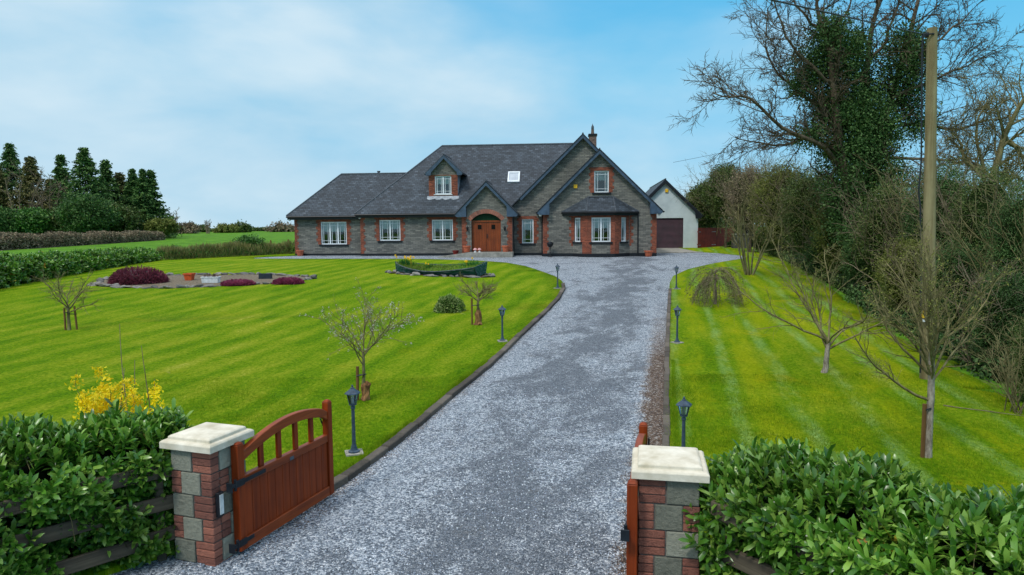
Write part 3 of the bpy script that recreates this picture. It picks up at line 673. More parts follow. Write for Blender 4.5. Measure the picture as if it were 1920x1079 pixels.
# --- bay window
vB = -2.45
b0 = F(1074, 440, -1.5)[0]; b3 = F(1180.5, 440, -1.5)[0]; b1 = F(1101, 440, vB)[0]; b2 = F(1153, 440, vB)[0]
bay = bpy.data.objects.new('bay_window', None); col.objects.link(bay); bay.parent = house
zbt = F(1126, 401, vB)[1]
def bayface(x0, y0, x1, y1, hole, lights, bricks):
    pl = Pl(x0, y0, x1 - x0, y1 - y0); L = math.hypot(x1 - x0, y1 - y0)
    wall(pl, rect(0, L, Z0, zbt), [rect(*hole)], parent=bay)
    mb = MB()
    for a_, b_, z_, zz in bricks: pbox(mb, pl, a_, b_, z_, zz, -.02, .012)
    mb.build('brick_facing', M['brick'], bay)
    mb = MB(); pbox(mb, pl, -.02, L + .02, Z0, PB, -.02, .03); mb.build('plinth', M['black'], bay)
    for o in [window(pl, *hole, lights, surround=False)]: o.parent = house; o.name = 'window'
    return L
zw0, zw1 = F(1126, 454, vB)[1], F(1126, 408, vB)[1]
Ls = math.hypot(b1 - b0, vB + 1.5); Lf = b2 - b1
def sidehit(px, x0, y0, x1, y1):   # parameter along a bay side where a pixel column lands
    L = math.hypot(x1 - x0, y1 - y0); best = 0
    for i in range(201):
        q = i / 200; v = y0 + (y1 - y0) * q
        if F(px, 430, v)[0] >= x0 + (x1 - x0) * q: best = q
    return best * L
sl0, sl1 = sidehit(1077, b0, -1.5, b1, vB), sidehit(1088.5, b0, -1.5, b1, vB)
bayface(b0, -1.5, b1, vB, (sl0, sl1, zw0, zw1), 1, [(0, sl0, PB + 0.9, zbt), (sl1, Ls, zw0 - .0, zbt), (sl0, sl1, zw1, zbt), (Ls - .45, Ls, PB, zw0)])
f0, f1 = F(1109, 430, vB)[0] - b1, F(1145, 430, vB)[0] - b1
bayface(b1, vB, b2, vB, (f0, f1, zw0, zw1), 2, [(0, f0, zw0, zbt), (f1, Lf, zw0, zbt), (f0, f1, zw1, zbt), (0, .3, PB, zw0), (Lf - .3, Lf, PB, zw0)])
sr1 = sidehit(1174.5, b2, vB, b3, -1.5); sr0 = sidehit(1165, b2, vB, b3, -1.5)
bayface(b2, vB, b3, -1.5, (sr0, sr1, zw0, zw1), 1, [(0, sr0, zw0, zbt), (sr1, Ls, PB + .9, zbt), (sr0, sr1, zw1, zbt), (0, .4, PB, zw0)])
quoin(W3, b0, -1, PB + .5, zbt + .1, .12, .26, parent=bay); quoin(W3, b3, 1, PB + .5, zbt + .1, .12, .26, parent=bay)
e0, ez = F(1053, 400, -1.52); e3 = F(1198, 398, -1.52)[0]; e1 = F(1100, 397, vB - .3)[0]; e2 = F(1155, 397, vB - .3)[0]; tl, tz = F(1103, 370, -1.505); tr_ = F(1150, 370, -1.505)[0]
ez = F(1126, 396.5, vB - .3)[1]
rf = MB()
slopep(rf, [(e0, -1.505, ez), (e1, vB - .3, ez), (tl, -1.505, tz)], .09); slopep(rf, [(e1, vB - .3, ez), (e2, vB - .3, ez), (tr_, -1.505, tz), (tl, -1.505, tz)], .09); slopep(rf, [(e2, vB - .3, ez), (e3, -1.505, ez), (tr_, -1.505, tz)], .09)
br = rf.build('bay_roof', M['slate'], house)
r = MB()
for a, b in (((tl, -1.53, tz), (e1, vB - .3, ez)), ((tr_, -1.53, tz), (e2, vB - .3, ez)), ((tl, -1.53, tz + .02), (tr_, -1.53, tz + .02)), ((tl, -1.52, tz), (e0, -1.52, ez)), ((tr_, -1.52, tz), (e3, -1.52, ez))): ridge(r, a, b, .04)
r.build('ridge_tiles', M['ridge'], br, smooth=True)
g = MB(); g.prism([(e0 + .05, -1.51, ez - .28), (e1 + .05, vB - .22, ez - .28), (e2 - .05, vB - .22, ez - .28), (e3 - .05, -1.51, ez - .28)], (0, 0, .18)); g.tube([(e0, -1.55, ez - .08), (e1, vB - .36, ez - .08), (e2, vB - .36, ez - .08), (e3, -1.55, ez - .08)], .06, 6); g.build('fascia', M['black'], br)
# --- dormer
vd = vE
for _ in range(40): vd = (F(829, 368, vd)[1] - zA) / m_ + vE
d0, dz = F(804.5, 368, vd); d1 = F(858.5, 368, vd)[0]; de0, dze = F(797, 324.5, vd - .25); de1 = F(867.5, 324.5, vd - .25)[0]; dzt = F(829, 290, vd - .25)[1]; dc = (de0 + de1) / 2
WD = Pl(0, vd); dm = (dzt - dze) / (dc - de0); gd = lambda u: dzt - abs(u - dc) * dm - .12
dor = bpy.data.objects.new('dormer', None); col.objects.link(dor); dor.parent = house
wd = PW(815, 846.5, 330, 364.5, vd)
dwz = dze - .15
wall(WD, [(d0, dz - .1), (d1, dz - .1), (d1, gd(d1)), (dc, gd(dc)), (d0, gd(d0))], [rect(*wd)], parent=dor)
o = window(WD, *wd, 2, surround=False, sill='white'); 
mb = MB()
for q in ((d0, wd[0], dz - .05, dwz), (wd[1], d1, dz - .05, dwz), (wd[0], wd[1], wd[3], dwz), (wd[0], wd[1], dz - .05, wd[2] - .06)): pbox(mb, WD, *q, -.02, .012)
mb.build('brick_facing', M['brick'], dor)
mb = MB()
for u in (d0, d1):
    z1 = gd(u); mb.add([(u, vd, dz - .1), (u, vd, z1), (u, vback(z1) + .1, z1)], [(0, 1, 2)])
mb.build('cheek', M['leadwhite'], dor)
mb = MB(); vbk = vback(dzt) + .15; vbe = vback(dze) + .15
slopep(mb, [(de0, vd - .25, dze), (dc, vd - .25, dzt), (dc, vbk, dzt), (de0, vbe, dze)], .08); slopep(mb, [(dc, vd - .25, dzt), (de1, vd - .25, dze), (de1, vbe, dze), (dc, vbk, dzt)], .08)
ridge(mb, (dc, vd - .25, dzt), (dc, vbk, dzt), .05); mb.build('dormer_roof', M['slate'], dor)
for side in (0, 1):
    ue = de0 if side == 0 else de1; sg = 1 if side == 0 else -1
    mb = MB(); L = [(ue, dze - .07), (dc, dzt - .07), (dc, dzt - .3), (ue + sg * .45, dze - .3 + .45 * dm - .1), (ue + sg * .4, dze - .2), (ue + sg * .08, dze - .2)]
    mb.prism([(a, vd - .26, z) for a, z in L], (0, -.03, 0)); mb.build('bargeboard', M['fascia'], dor)
    mb = MB(); mb.tube([(ue - sg * .02, vd - .25, dze - .1), (ue - sg * .02, vbe - .2, dze - .1)], .05, 6); mb.build('gutter', M['black'], dor)
mb = MB(); a_, b_ = d0 - .12, d1 + .1
nrm = .03
P = [(a_, vd - .03, dz), (b_, vd - .03, dz)] + [(b_ - (b_ - a_) * i / 12, vd - .22 - .05 * (i % 3), dz) for i in range(13)]
P = [(x, y, (y - vE) * m_ + zA + nrm) for x, y, _ in P]; mb.prism(P, (0, 0, -.02)); mb.build('lead_flashing', M['leadwhite'], dor)
# --- skylight
vs_ = vE
for _ in range(40): vs_ = (F(963, 342.5, vs_)[1] - zA) / m_ + vE
vt_ = vE
for _ in range(40): vt_ = (F(963, 323.5, vt_)[1] - zA) / m_ + vE
s0, s1 = F(951.5, 342, vs_)[0], F(974, 342, vs_)[0]; RN = Vector((0, -m_, 1)).normalized()
def rp(u, v, h): return Vector((u, v, (v - vE) * m_ + zA)) + RN * h
sk = bpy.data.objects.new('skylight', None); col.objects.link(sk); sk.parent = house
mb = MB()
for (x0, x1, y0, y1) in ((s0, s1, vs_, vs_ + .09), (s0, s1, vt_ - .09, vt_), (s0, s0 + .1, vs_ + .09, vt_ - .09), (s1 - .1, s1, vs_ + .09, vt_ - .09)):
    mb.hexa([rp(x0, y0, .0), rp(x1, y0, .0), rp(x1, y1, .0), rp(x0, y1, .0), rp(x0, y0, .09), rp(x1, y0, .09), rp(x1, y1, .09), rp(x0, y1, .09)])
mb.build('frame', M['pvc'], sk)
mb = MB(); mb.hexa([rp(a, b, c) for c in (.03, .05) for a, b in ((s0 + .1, vs_ + .09), (s1 - .1, vs_ + .09), (s1 - .1, vt_ - .09), (s0 + .1, vt_ - .09))]); mb.build('blind', simple('roller_blind', S(190, 198, 206), S(168, 176, 186), 3, .6, bst=0), sk)
# --- chimney, flue, lights, alarm
def pxbox_roof(px0, px1, pyt, v): return F(px0, pyt, v)[0], F(px1, pyt, v)[0], F(px0, pyt, v)[1]
ch = bpy.data.objects.new('chimney', None); col.objects.link(ch); ch.parent = house; vc = 4.5
c0, c1, cz = pxbox_roof(1104.5, 1118.5, 251, vc)
mb = MB(); mb.bx(c0, c1, vc, vc + .9, zA + 1, cz - .14); mb.build('stack', M['chim'], ch)
mb = MB(); mb.bx(c0 - .06, c1 + .06, vc - .06, vc + .96, cz - .14, cz - .03); mb.bx(c0 - .02, c1 + .02, vc - .02, vc + .92, cz - .03, cz); mb.build('coping', M['black'], ch)
mb = MB(); cc = ((c0 + c1) / 2, vc + .45, cz); mb.lathe([(.13, 0), (.11, .3), (.12, .38), (.1, .38)], 12, cc); mb.build('chimney_pot', M['chim'], ch, smooth=True)
mb = MB(); mb.lathe([(.1, .38), (.11, .5), (.09, .62), (.03, .72), (.012, .82)], 10, cc); mb.build('cowl', M['ridge'], ch, smooth=True)
mb = MB(); fx, fz = F(710, 321, vW + Rw + .4); mb.lathe([(.1, -.6), (.1, -.08), (.13, -.08), (.13, 0)], 10, (fx, vW + Rw + .4, fz)); mb.build('flue', M['ridge'], house, smooth=True)
for px, py, v in ((1013, 403.5, -1.75), (674.5, 408, -.2), (543, 412, .35), (1236, 402, -1.6)):
    x_, z_ = F(px, py, v); mb = MB(); mb.ball((x_, v, z_), .11, 12, 8); mb.tube([(x_, v, z_ + .08), (x_, v + .05, z_ + .3)], .03, 6); mb.build('globe_light', M['white'], house, smooth=True)
for px in (876.5, 946.5):
    x_, z_ = F(px, 429, -1.3); mb = MB(); mb.lathe([(.03, -.16), (.07, -.1), (.09, .08), (.03, .14), (.01, .2)], 6, (x_, -1.36, z_)); mb.bx(x_ - .03, x_ + .03, -1.33, -1.19, z_ + .0, z_ + .04); mb.build('wall_lantern', M['black'], house)
x_, z_ = F(1079, 350, -1.5); mb = MB(); mb.bx(x_ - .13, x_ + .13, -1.6, -1.5, z_ - .13, z_ + .13); mb.build('alarm_box', M['yellow'], house, bevel=.02)
# porch step (a shallow ramp and slab)
mb = MB(); q0 = F(868, 476, -2.6)[0] - .5; q1 = uPw1 + .1; mb.bx(q0 + .9, q1, -2.5, -1.2, Z0, zth + .0); mb.hexa([Vector(p) for p in ((q0 - 1.3, -2.5, Z0), (q0 + .9, -2.5, Z0), (q0 + .9, -1.2, Z0), (q0 - 1.3, -1.2, Z0), (q0 - 1.3, -2.5, .02), (q0 + .9, -2.5, zth), (q0 + .9, -1.2, zth), (q0 - 1.3, -1.2, .02))])
mb.bx(dl, dr, -1.2, -.9, Z0, zth); mb.build('porch_step', M['concrete'], house)

# ------------------------------------------------------------------ garage
GP = R(5.6); GO = Vector((0, 58.5, 1.78)); gu = Vector((math.cos(GP), -math.sin(GP), 0)); gv = Vector((math.sin(GP), math.cos(GP), 0))
def FG(px, py, v=0.0): return F(px, py, v, GO, gv, gu)
gar = thing('garage', 'white rendered garage with a dark maroon roller door beside the house', 'garage', GO, -GP)
ga, gza = FG(1248, 336, -.2); ge1, gze = FG(1317, 403, -.2); ge0 = 2 * ga - ge1; gw1 = FG(1308.5, 440)[0]; gw0 = 2 * ga - gw1; gm = (gza - gze) / (ge1 - ga)
gg = lambda u: gza - abs(u - ga) * gm - .16
gd1, gdz = FG(1281.5, 409); gd0 = FG(1216, 409)[0]
PG = Pl(0, 0)
wall(PG, [(gw0, -.3), (gd0, -.3), (gd0, gdz), (gd1, gdz), (gd1, -.3), (gw1, -.3), (gw1, gg(gw1)), (ga, gg(ga)), (gw0, gg(gw0))], [], m='render', parent=gar)
mb = MB()
for (x0, y0, x1, y1) in ((gw0, 12, gw0, 0), (gw1, 0, gw1, 12), (gw1, 12, gw0, 12)): mb.add([(x0, y0, -.3), (x1, y1, -.3), (x1, y1, gg(gw1)), (x0, y0, gg(gw1))], [(0, 1, 2, 3)])
mb.add([(gd0, 0, -.3), (gd0, .15, -.3), (gd0, .15, gdz), (gd0, 0, gdz), (gd1, 0, gdz), (gd1, .15, gdz), (gd1, .15, -.3), (gd1, 0, -.3)], [(0, 1, 2, 3), (3, 2, 5, 4), (4, 5, 6, 7)])
mb.build('wall', M['render'], gar)
mb = MB(); n = 26
for i in range(n):
    z0 = -.02 + (gdz + .02) * i / n; h_ = (gdz + .02) / n
    mb.add([(gd0, .12, z0), (gd1, .12, z0), (gd1, .09, z0 + h_ * .45), (gd0, .09, z0 + h_ * .45), (gd1, .12, z0 + h_), (gd0, .12, z0 + h_)], [(0, 1, 2, 3), (3, 2, 4, 5)])
mb.build('roller_door', M['maroon'], gar)
mb = MB(); slopep(mb, [(ge0, -.2, gze), (ga, -.2, gza), (ga, 12.2, gza), (ge0, 12.2, gze)]); slopep(mb, [(ga, -.2, gza), (ge1, -.2, gze), (ge1, 12.2, gze), (ga, 12.2, gza)]); ridge(mb, (ga, -.2, gza), (ga, 12.2, gza)); mb.build('roof', M['slate'], gar)
for side in (0, 1):
    ue = ge0 if side == 0 else ge1; sg = 1 if side == 0 else -1
    mb = MB(); mb.prism([(a, -.22, z) for a, z in [(ue, gze - .04), (ga, gza - .04), (ga, gza - .38), (ue + sg * .6, gze - .38 + .6 * gm), (ue + sg * .55, gze - .32), (ue + sg * .1, gze - .32)]], (0, -.03, 0)); mb.build('bargeboard', M['black'], gar)
mb = MB(); mb.tube([(ge1 + .05, -.2, gze - .1), (ge1 + .05, 12, gze - .1)], .06, 6); mb.build('gutter', M['black'], gar)
x_, z_ = FG(1250, 358); mb = MB(); mb.bx(x_ - .13, x_ + .13, -.1, 0, z_ - .14, z_ + .14); mb.build('alarm_box', M['yellow'], gar, bevel=.02)
mb = MB(); p0, p1, p2, p3 = [G(*q) for q in ((1195, 476), (1318, 474), (1325, 466), (1195, 466))]
mb.hexa([Vector((p.x, p.y, T(p.x, p.y) + z)) for z in (-.2, .05) for p in (p0, p1, p2, p3)]); o = mb.build('pavement', M['concrete']); o['kind'] = 'structure'
# ------------------------------------------------------------------ gate pillars
def pillar(label, corner, phi, s, h, mirror, hand):
    # corner: the front corner nearest the drive; local +x runs along the front away from the drive when mirror=-1
    root = thing('gate_pillar', label, 'gate pillar', (corner[0], corner[1], 0), phi, 'stone and brick gate pillars')
    mb = MB(); X = lambda a: mirror * a
    def B(m, a0, a1, d0, d1, z0, z1):
        x0, x1 = sorted((X(a0), X(a1))); m.bx(x0, x1, d0, d1, z0, z1)
    B(mb, .006, s - .006, .006, s - .006, -.5, h); mb.build('mortar_core', M['mortar'], root)
    st = MB(); bk = MB(); n = 5; rh = h / n; r = random.Random(hand); j = .006
    def jit(m, a0, a1, d0, d1, z0, z1): B(m, a0 + j, a1 - j, d0, d1, z0 + j, z1 - j)
    for i in range(-1, n):
        z0 = h - (i + 1) * rh if i >= 0 else -rh * 0 - .22; z1 = z0 + rh if i >= 0 else 0
        odd = i % 2
        # a=0 is the drive corner; front face d=0; drive face a=0
        if not odd:
            segs = [('b', 0, .23), ('s', .23, s)]; fs = [('s', .115, s)]
        else:
            segs = [('b', 0, .13), ('s', .13, .38), ('b', .38, s)]; fs = [('b', 0, .25), ('s', .25, s)]
        for k, a0, a1 in segs:
            o = .012 + r.uniform(0, .006)
            if k == 's': jit(st, a0, a1, -o, .08, z0, z1)
            else:
                for q in range(3):
                    o = .006 + r.uniform(0, .006); c0 = -o if a0 == 0 else a0; jit(bk, c0 - j, a1 + (o if a1 == s else 0), -o, .11 if a0 == 0 else .1, z0 + rh * q / 3 - (j * .4 if q else 0), z0 + rh * (q + 1) / 3 + (j * .4 if q < 2 else 0))
        for k, d0, d1 in fs:
            o = .012 + r.uniform(0, .006)
            if k == 's': B(st, -o, .08, d0 + j, d1 - j, z0 + j, z1 - j)
            else:
                for q in range(3): B(bk, -.008 - r.uniform(0, .005), .09, max(d0, .115) + j, d1 - j, z0 + rh * q / 3 + j * .8, z0 + rh * (q + 1) / 3 - j * .8)
    for m, nm, mt_ in ((st, 'stone_block', 'pstone'), (bk, 'brick_course', 'pbrick')): m.build(nm, M[mt_], root, bevel=.007)
    cp = MB(); e = .075
    def ring(g, z): 
        x0, x1 = sorted((X(-e + g), X(s + e - g))); return [(x0, -e + g, z), (x1, -e + g, z), (x1, s + e - g, z), (x0, s + e - g, z)]
    levels = [ring(0, h), ring(0, h + .065), ring(.018, h + .082), ring(.055, h + .085), ring(.058, h + .115), ring(.08, h + .128)]
    v = [p for L in levels for p in L]; f = [(3, 2, 1, 0)]
    for i in range(len(levels) - 1):
        for k in range(4): f.append((i * 4 + k, i * 4 + (k + 1) % 4, (i + 1) * 4 + (k + 1) % 4, (i + 1) * 4 + k))
    cx = X(s / 2); v.append((cx, s / 2, h + .145)); b = (len(levels) - 1) * 4
    for k in range(4): f.append((b + k, b + (k + 1) % 4, len(v) - 1))
    cp.add(v, f); cp.build('coping', M['cap'], root, bevel=.004)
    return root
pL = at(403.5, 1075, 6.72); PLc = (pL.x, pL.y)
lp = pillar('left gate pillar of grey stone and brick with a cream cap and slim light', PLc, R(-19), .5, 1.2, -1, 3)
lt = MB(); lt.bx(.012, .055, .03, .11, .50, .76); lt.build('light_housing', M['black'], lp, bevel=.006)
lt = MB(); lt.bx(.055, .062, .045, .095, .53, .735); lt.build('light_diffuser', M['white'], lp)
PRc = (at(1199, 1000, 5.93).x, 5.93)
pillar('right gate pillar half hidden by the glossy laurel hedge, cream cap on top', PRc, R(-11), .52, 1.2, 1, 8)
# ------------------------------------------------------------------ gates
def gate(name_label, hinge, ang, L, flip):
    root = thing('wooden_gate', name_label, 'gate', (hinge[0], hinge[1], .05), ang, 'arched timber driveway gates')
    def top(u): q = u / L; return .93 + .30 * math.sin(math.pi * min(1, (0.10 + q * .72))) ** 1.0 * 1.0 - (.06 if q > .9 else 0) * (q - .9) * 10
    hp = MB(); hp.bx(0, .1, -.045, .045, 0, 1.14, tp=.0); hp.bx(.0, .1, -.045, .045, 1.143, 1.165, tp=.02); hp.build('hinge_post', M['gate'], root, bevel=.006)
    hp = MB(); hp.bx(L - .09, L, -.045, .045, 0, 1.20); hp.bx(L - .09, L, -.045, .045, 1.203, 1.23, tp=.025); hp.build('latch_post', M['gate'], root, bevel=.006)
    rl = MB(); rl.bx(.102, L - .092, -.035, .035, .70, .79); rl.build('middle_rail', M['gateh'], root, bevel=.005)
    rl = MB(); rl.bx(.102, L - .092, -.04, .04, 0.0, .12); rl.build('bottom_rail', M['gateh'], root, bevel=.005)
    ar = MB(); N = 16; vs = []; fs = []
    for i in range(N + 1):
        u = .1 + (L - .19) * i / N; z = top(u)
        vs += [(u, -.036, z - .11), (u, .036, z - .11), (u, .036, z), (u, -.036, z)]
    for i in range(N):
        for k in range(4): fs.append((i * 4 + k, (i + 1) * 4 + k, (i + 1) * 4 + (k + 1) % 4, i * 4 + (k + 1) % 4))
    fs += [(0, 1, 2, 3), (N * 4 + 3, N * 4 + 2, N * 4 + 1, N * 4)]; fs = [tuple(reversed(f)) for f in fs]; ar.add(vs, fs); ar.build('arched_rail', M['gateh'], root, bevel=.006)
    for k in range(4):
        u = .1 + (L - .19) * (k + 1) / 5; b = MB(); b.bx(u - .035, u + .035, -.018, .018, .792, top(u) - .10); b.build('baluster', M['gate'], root, bevel=.004)
    bd = MB(); n = 12; w_ = (L - .194) / n
    for k in range(n): bd.bx(.102 + k * w_ + .002, .102 + (k + 1) * w_ - .002, -.020, .012, .122, .698)
    bd.build('boarding', M['gate'], root, bevel=.0035)
    br = MB(); br.bar((.1, .03, .12), (L - .1, .03, .68), .03, .07); br.build('brace', M['gate'], root)
    for z in (.745, .10):
        s_ = MB(); s_.bx(-.05, .42 if z > .5 else .2, -.052, -.046, z - .022, z + .022); s_.bx(-.06, .08, -.06, -.04, z - .035, z + .035); s_.tube([(-.055, -.05, z - .06), (-.055, -.05, z + .06)], .016, 8); s_.bx(-.13, -.05, -.062, -.03, z - .018, z + .018); s_.bx(-.142, -.13, -.085, -.01, z - .05, z + .05)
        s_.build('strap_hinge', M['grille'], root, bevel=.002)
    bo = MB(); bo.tube([(L - .03, .06, 1.05), (L - .03, .06, .55)], .01, 6); bo.bx(L - .1, L + .04, .046, .06, .66, .70); bo.tube([(L - .12, .05, 1.0), (L - .02, .05, .80)], .01, 6); bo.build('latch', M['grille'], root)
    nm = MB(); nm.bx(L * .5, L * .5 + .07, -.040, -.0355, .705, .745); nm.build('name_plate', M['ridge'], root)
    return root
h0 = at(447, 1050, 6.93); h1 = at(622, 935, 8.55)
ga_ = math.atan2(h1.y - h0.y, h1.x - h0.x); gL = math.hypot(h1.x - h0.x, h1.y - h0.y)
gate('left open gate leaf of reddish brown boards, seen from its face', (h0.x, h0.y), ga_, gL, 1)
k0 = at(1184, 1079, 5.75); k1 = at(1206, 925, 7.45)
g2 = gate('right open gate leaf seen edge-on beside the right pillar', (k0.x, k0.y), math.atan2(k1.y - k0.y, k1.x - k0.x), gL, 1); g2.scale = (1, -1, 1)
# ------------------------------------------------------------------ post and rail fences
def rail_fence(label, A, B, zs, n, seed, sg=1):
    r = random.Random(seed); A = Vector((*A, 0)); B = Vector((*B, 0)); d = (B - A); L = d.length; d = d / L
    root = thing('rail_fence', label, 'fence', A, math.atan2(d.y, d.x), 'weathered rail fences')
    for i in range(n + 1):
        x = .14 + i * (L - .7) / n; p = MB(); y0, y1 = sorted((sg * .035, sg * .115)); p.bx(x - .04, x + .04, y0, y1, -.4, 1.04); p.build('fence_post', M['rail'], root, bevel=.01)
    for z in zs:
        mb = MB(); N = 8; w_ = .075; off = [r.uniform(-.012, .012) for _ in range(N + 1)]; vs = []; fs = []
        for i in range(N + 1):
            x = L * i / N; q = z + off[i]; vs += [(x, -.025, q - w_), (x, .025, q - w_), (x, .025, q + w_), (x, -.025, q + w_ - .006)]
        for i in range(N):
            for k in range(4): fs.append((i * 4 + (k + 1) % 4, (i + 1) * 4 + (k + 1) % 4, (i + 1) * 4 + k, i * 4 + k))
        fs += [(3, 2, 1, 0), (N * 4, N * 4 + 1, N * 4 + 2, N * 4 + 3)]; mb.add(vs, [tuple(reversed(f)) for f in fs]); mb.build('rail', M['rail'], root, bevel=.008)
rail_fence('three-rail weathered timber fence under the left laurel hedge', (at(333, 1000, 6.92).x, 6.92), (-6.6, 3.75), (.97, .63, .28), 2, 1, -1)
rail_fence('weathered timber fence swallowed by the right laurel hedge', (at(1330, 1000, 5.75).x + .02, 5.75), (3.9, 2.42), (.97, .63, .28), 2, 2)

# ------------------------------------------------------------------ lamp posts
def lamp_post(p, h, label):
    root = thing('lamp_post', label, 'lamp post', p, random.uniform(0, 1), 'small black lanterns along the drive')
    b = MB(); b.bx(-.13, .13, -.13, .13, -.03, .02); b.build('paving_base', M['concrete'], root)
    b = MB(); b.lathe([(.085, .02), (.085, .04), (.055, .055), (.04, .10), (.032, .14)], 12); b.build('foot', M['lamp'], root, smooth=True)
    zp = h * .70; b = MB(); b.lathe([(.030, .14), (.027, .3), (.024, zp - .06), (.034, zp - .05), (.034, zp - .03), (.02, zp)], 12); b.build('pole', M['lamp'], root, smooth=True)
    H = h - zp; z0 = zp; z1 = zp + H * .56; r0, r1 = .05, .085
    b = MB(); b.lathe([(.02, z0), (r0 + .008, z0 + .005), (r0 + .008, z0 + .02)], 6)
    for k in range(6):
        a = math.pi * k / 3; b.bar((r0 * math.cos(a), r0 * math.sin(a), z0 + .02), (r1 * math.cos(a), r1 * math.sin(a), z1), .010, .010)
    for k in range(6):
        a, c = math.pi * k / 3, math.pi * (k + 1) / 3
        b.bar((r1 * math.cos(a), r1 * math.sin(a), z1), (r1 * math.cos(c), r1 * math.sin(c), z1), .012, .014)
    b.build('lantern_frame', M['lamp'], root)
    g = MB(); o = .004
    for k in range(6):
        a, c = math.pi * k / 3, math.pi * (k + 1) / 3
        g.add([((r0 - o) * math.cos(a), (r0 - o) * math.sin(a), z0 + .02), ((r0 - o) * math.cos(c), (r0 - o) * math.sin(c), z0 + .02), ((r1 - o) * math.cos(c), (r1 - o) * math.sin(c), z1), ((r1 - o) * math.cos(a), (r1 - o) * math.sin(a), z1)], [(0, 1, 2, 3)])
    g.build('glass', M['lampglass'], root)
    b = MB(); b.lathe([(.022, z0 + .02), (.022, z0 + .07), (.018, z0 + .12), (.01, z0 + .14)], 8); b.build('bulb', M['white'], root, smooth=True)
    b = MB(); b.lathe([(r1 + .035, z1 + .002), (r1 + .03, z1 + .015), (.035, z1 + H * .24), (.028, z1 + H * .26), (.03, z1 + H * .29), (.012, z1 + H * .33), (.018, z1 + H * .37), (.004, h)], 6); b.build('lantern_roof', M['lamp'], root)
    return root
for px, pyb, pyt, lb in ((664, 850, 722, 'lantern post at the open left gate leaf, nearest of the left row'), (942, 640, 573, 'lantern post by the kerb near the small staked tree with peeling bark'), (1045.5, 541, 495, 'lantern post at the curved tip of the left kerb'),
                         (1281, 868, 744, 'lantern post just behind the right gate pillar'), (1269.5, 643, 573, 'lantern post on the right lawn edge, midway up the drive'), (1268, 542, 498, 'lantern post on the right lawn edge closest to the house')):
    p = G(px, pyb, .06); h = (pyb - pyt) / FPX * (p - CAM).dot(Vector((0, math.cos(PITCH), -math.sin(PITCH)))) * 1.02
    print('lamp', px, round(p.y, 1), round(h, 2)); p.z = T(p.x, p.y) + .06; lamp_post(p, h, lb)
# ------------------------------------------------------------------ utility pole, wires
pb = at(1738, 722, 14.5); pt = at(1748, 53, 14.5)
pole = thing('utility_pole', 'tall weathered wooden utility pole with a yellow warning plate among bare branches', 'utility pole', (pb.x, pb.y, T(pb.x, pb.y)))
b = MB(); hh = pt.z - T(pb.x, pb.y); dxp = pt.x - pb.x; dyp = pt.y - pb.y
b.tube([(0, 0, -.3), (dxp * .3, dyp * .3, hh * .3), (dxp * .7, dyp * .7, hh * .7), (dxp, dyp, hh)], [.142, .128, .108, .096], 20); b.build('pole_shaft', M['pole'], pole, smooth=True)
def pz(px, py): q = at(px, py, 14.32); return (q.x - pb.x, q.y - pb.y, q.z - T(pb.x, pb.y))
def plate(px0, px1, py0, py1, m, nm):
    b = MB(); p0 = pz(px0, py1); p1 = pz(px1, py0); b.bx(p0[0], p1[0], -.165, -.155, p0[2], p1[2]); return b.build(nm, M[m], pole)
plate(1729, 1743, 583, 597, 'yellow', 'warning_plate'); plate(1731, 1741, 599, 604, 'white', 'number_plate')
b = MB(); c1 = pz(1733.5, 64); c2 = pz(1734.5, 150); b.tube([(dxp - .02, -.1, hh - .14), (c1[0], -.12, c1[2]), (pz(1731, 110)[0], -.14, pz(1731, 110)[2]), (pz(1729, 300)[0], -.15, pz(1729, 300)[2]), (pz(1724, 360)[0], -.15, pz(1724, 360)[2]), (pz(1727, 385)[0], -.15, pz(1727, 385)[2]), (pz(1729, 470)[0], -.15, pz(1729, 470)[2]), (pz(1727, 700)[0], -.15, pz(1727, 700)[2])], .018, 6); b.build('downlead', M['wire'], pole, smooth=True)
b = MB(); b.bx(dxp - .16, dxp - .09, -.05, .05, hh - .18, hh - .1); b.tube([(dxp - .1, 0, hh - .14), (dxp + .12, 0, hh - .14)], .02, 6); b.build('cable_clamp', M['grille'], pole)
def wire(name, a, c, sag, r, label, n=24):
    a = Vector(a); c = Vector(c); mb = MB(); P = [a.lerp(c, i / n) - Vector((0, 0, sag * 4 * (i / n) * (1 - i / n))) for i in range(n + 1)]
    mb.tube(P, r, 5); o = mb.build(name, M['wire'], smooth=True); tag(o, label, 'cable')
A = Vector((pt.x - .16, pt.y, pt.z - .13)); Bq = at(1455, 0, 9.0); wire('overhead_cable', A, A + (Bq - A) * 7, .03, .012, 'thick overhead cable running from the wooden pole up out of view')
wire('service_wire', at(2300, 40, 40), at(1262, 305, 57), .5, .012, 'thin faint wire crossing the sky behind the ivy tree to the garage')

# ------------------------------------------------------------------ pots and things by the house
def hloc(px, py, v): u, z = F(px, py, v); return HO + HU * u + HV * v
def pot(px, py, v, w_, h_, m, label, plant=None, z=None, nm='plant_pot'):
    p = hloc(px, py, v); p.z = T(p.x, p.y) if z is None else z
    root = thing(nm, label, 'plant pot', p, 0, 'terracotta pots along the house wall'); r = w_ / 2
    b = MB(); b.lathe([(r * .62, 0), (r * .66, .02), (r * .84, h_ * .7), (r * .9, h_ * .82), (r, h_ * .83), (r * 1.02, h_), (r * .9, h_), (r * .86, h_ * .88), (.02, h_ * .88)], 20); b.build('bowl', M[m], root, smooth=True)
    b = MB(); b.lathe([(r * .85, h_ * .86), (r * .5, h_ * .93), (.02, h_ * .95)], 12); b.build('earth', M['soil'], root)
    return root
sz = HO.z + zth
pot(563, 480, .2, .58, .42, 'terra', 'terracotta pot at the far left corner of the house')
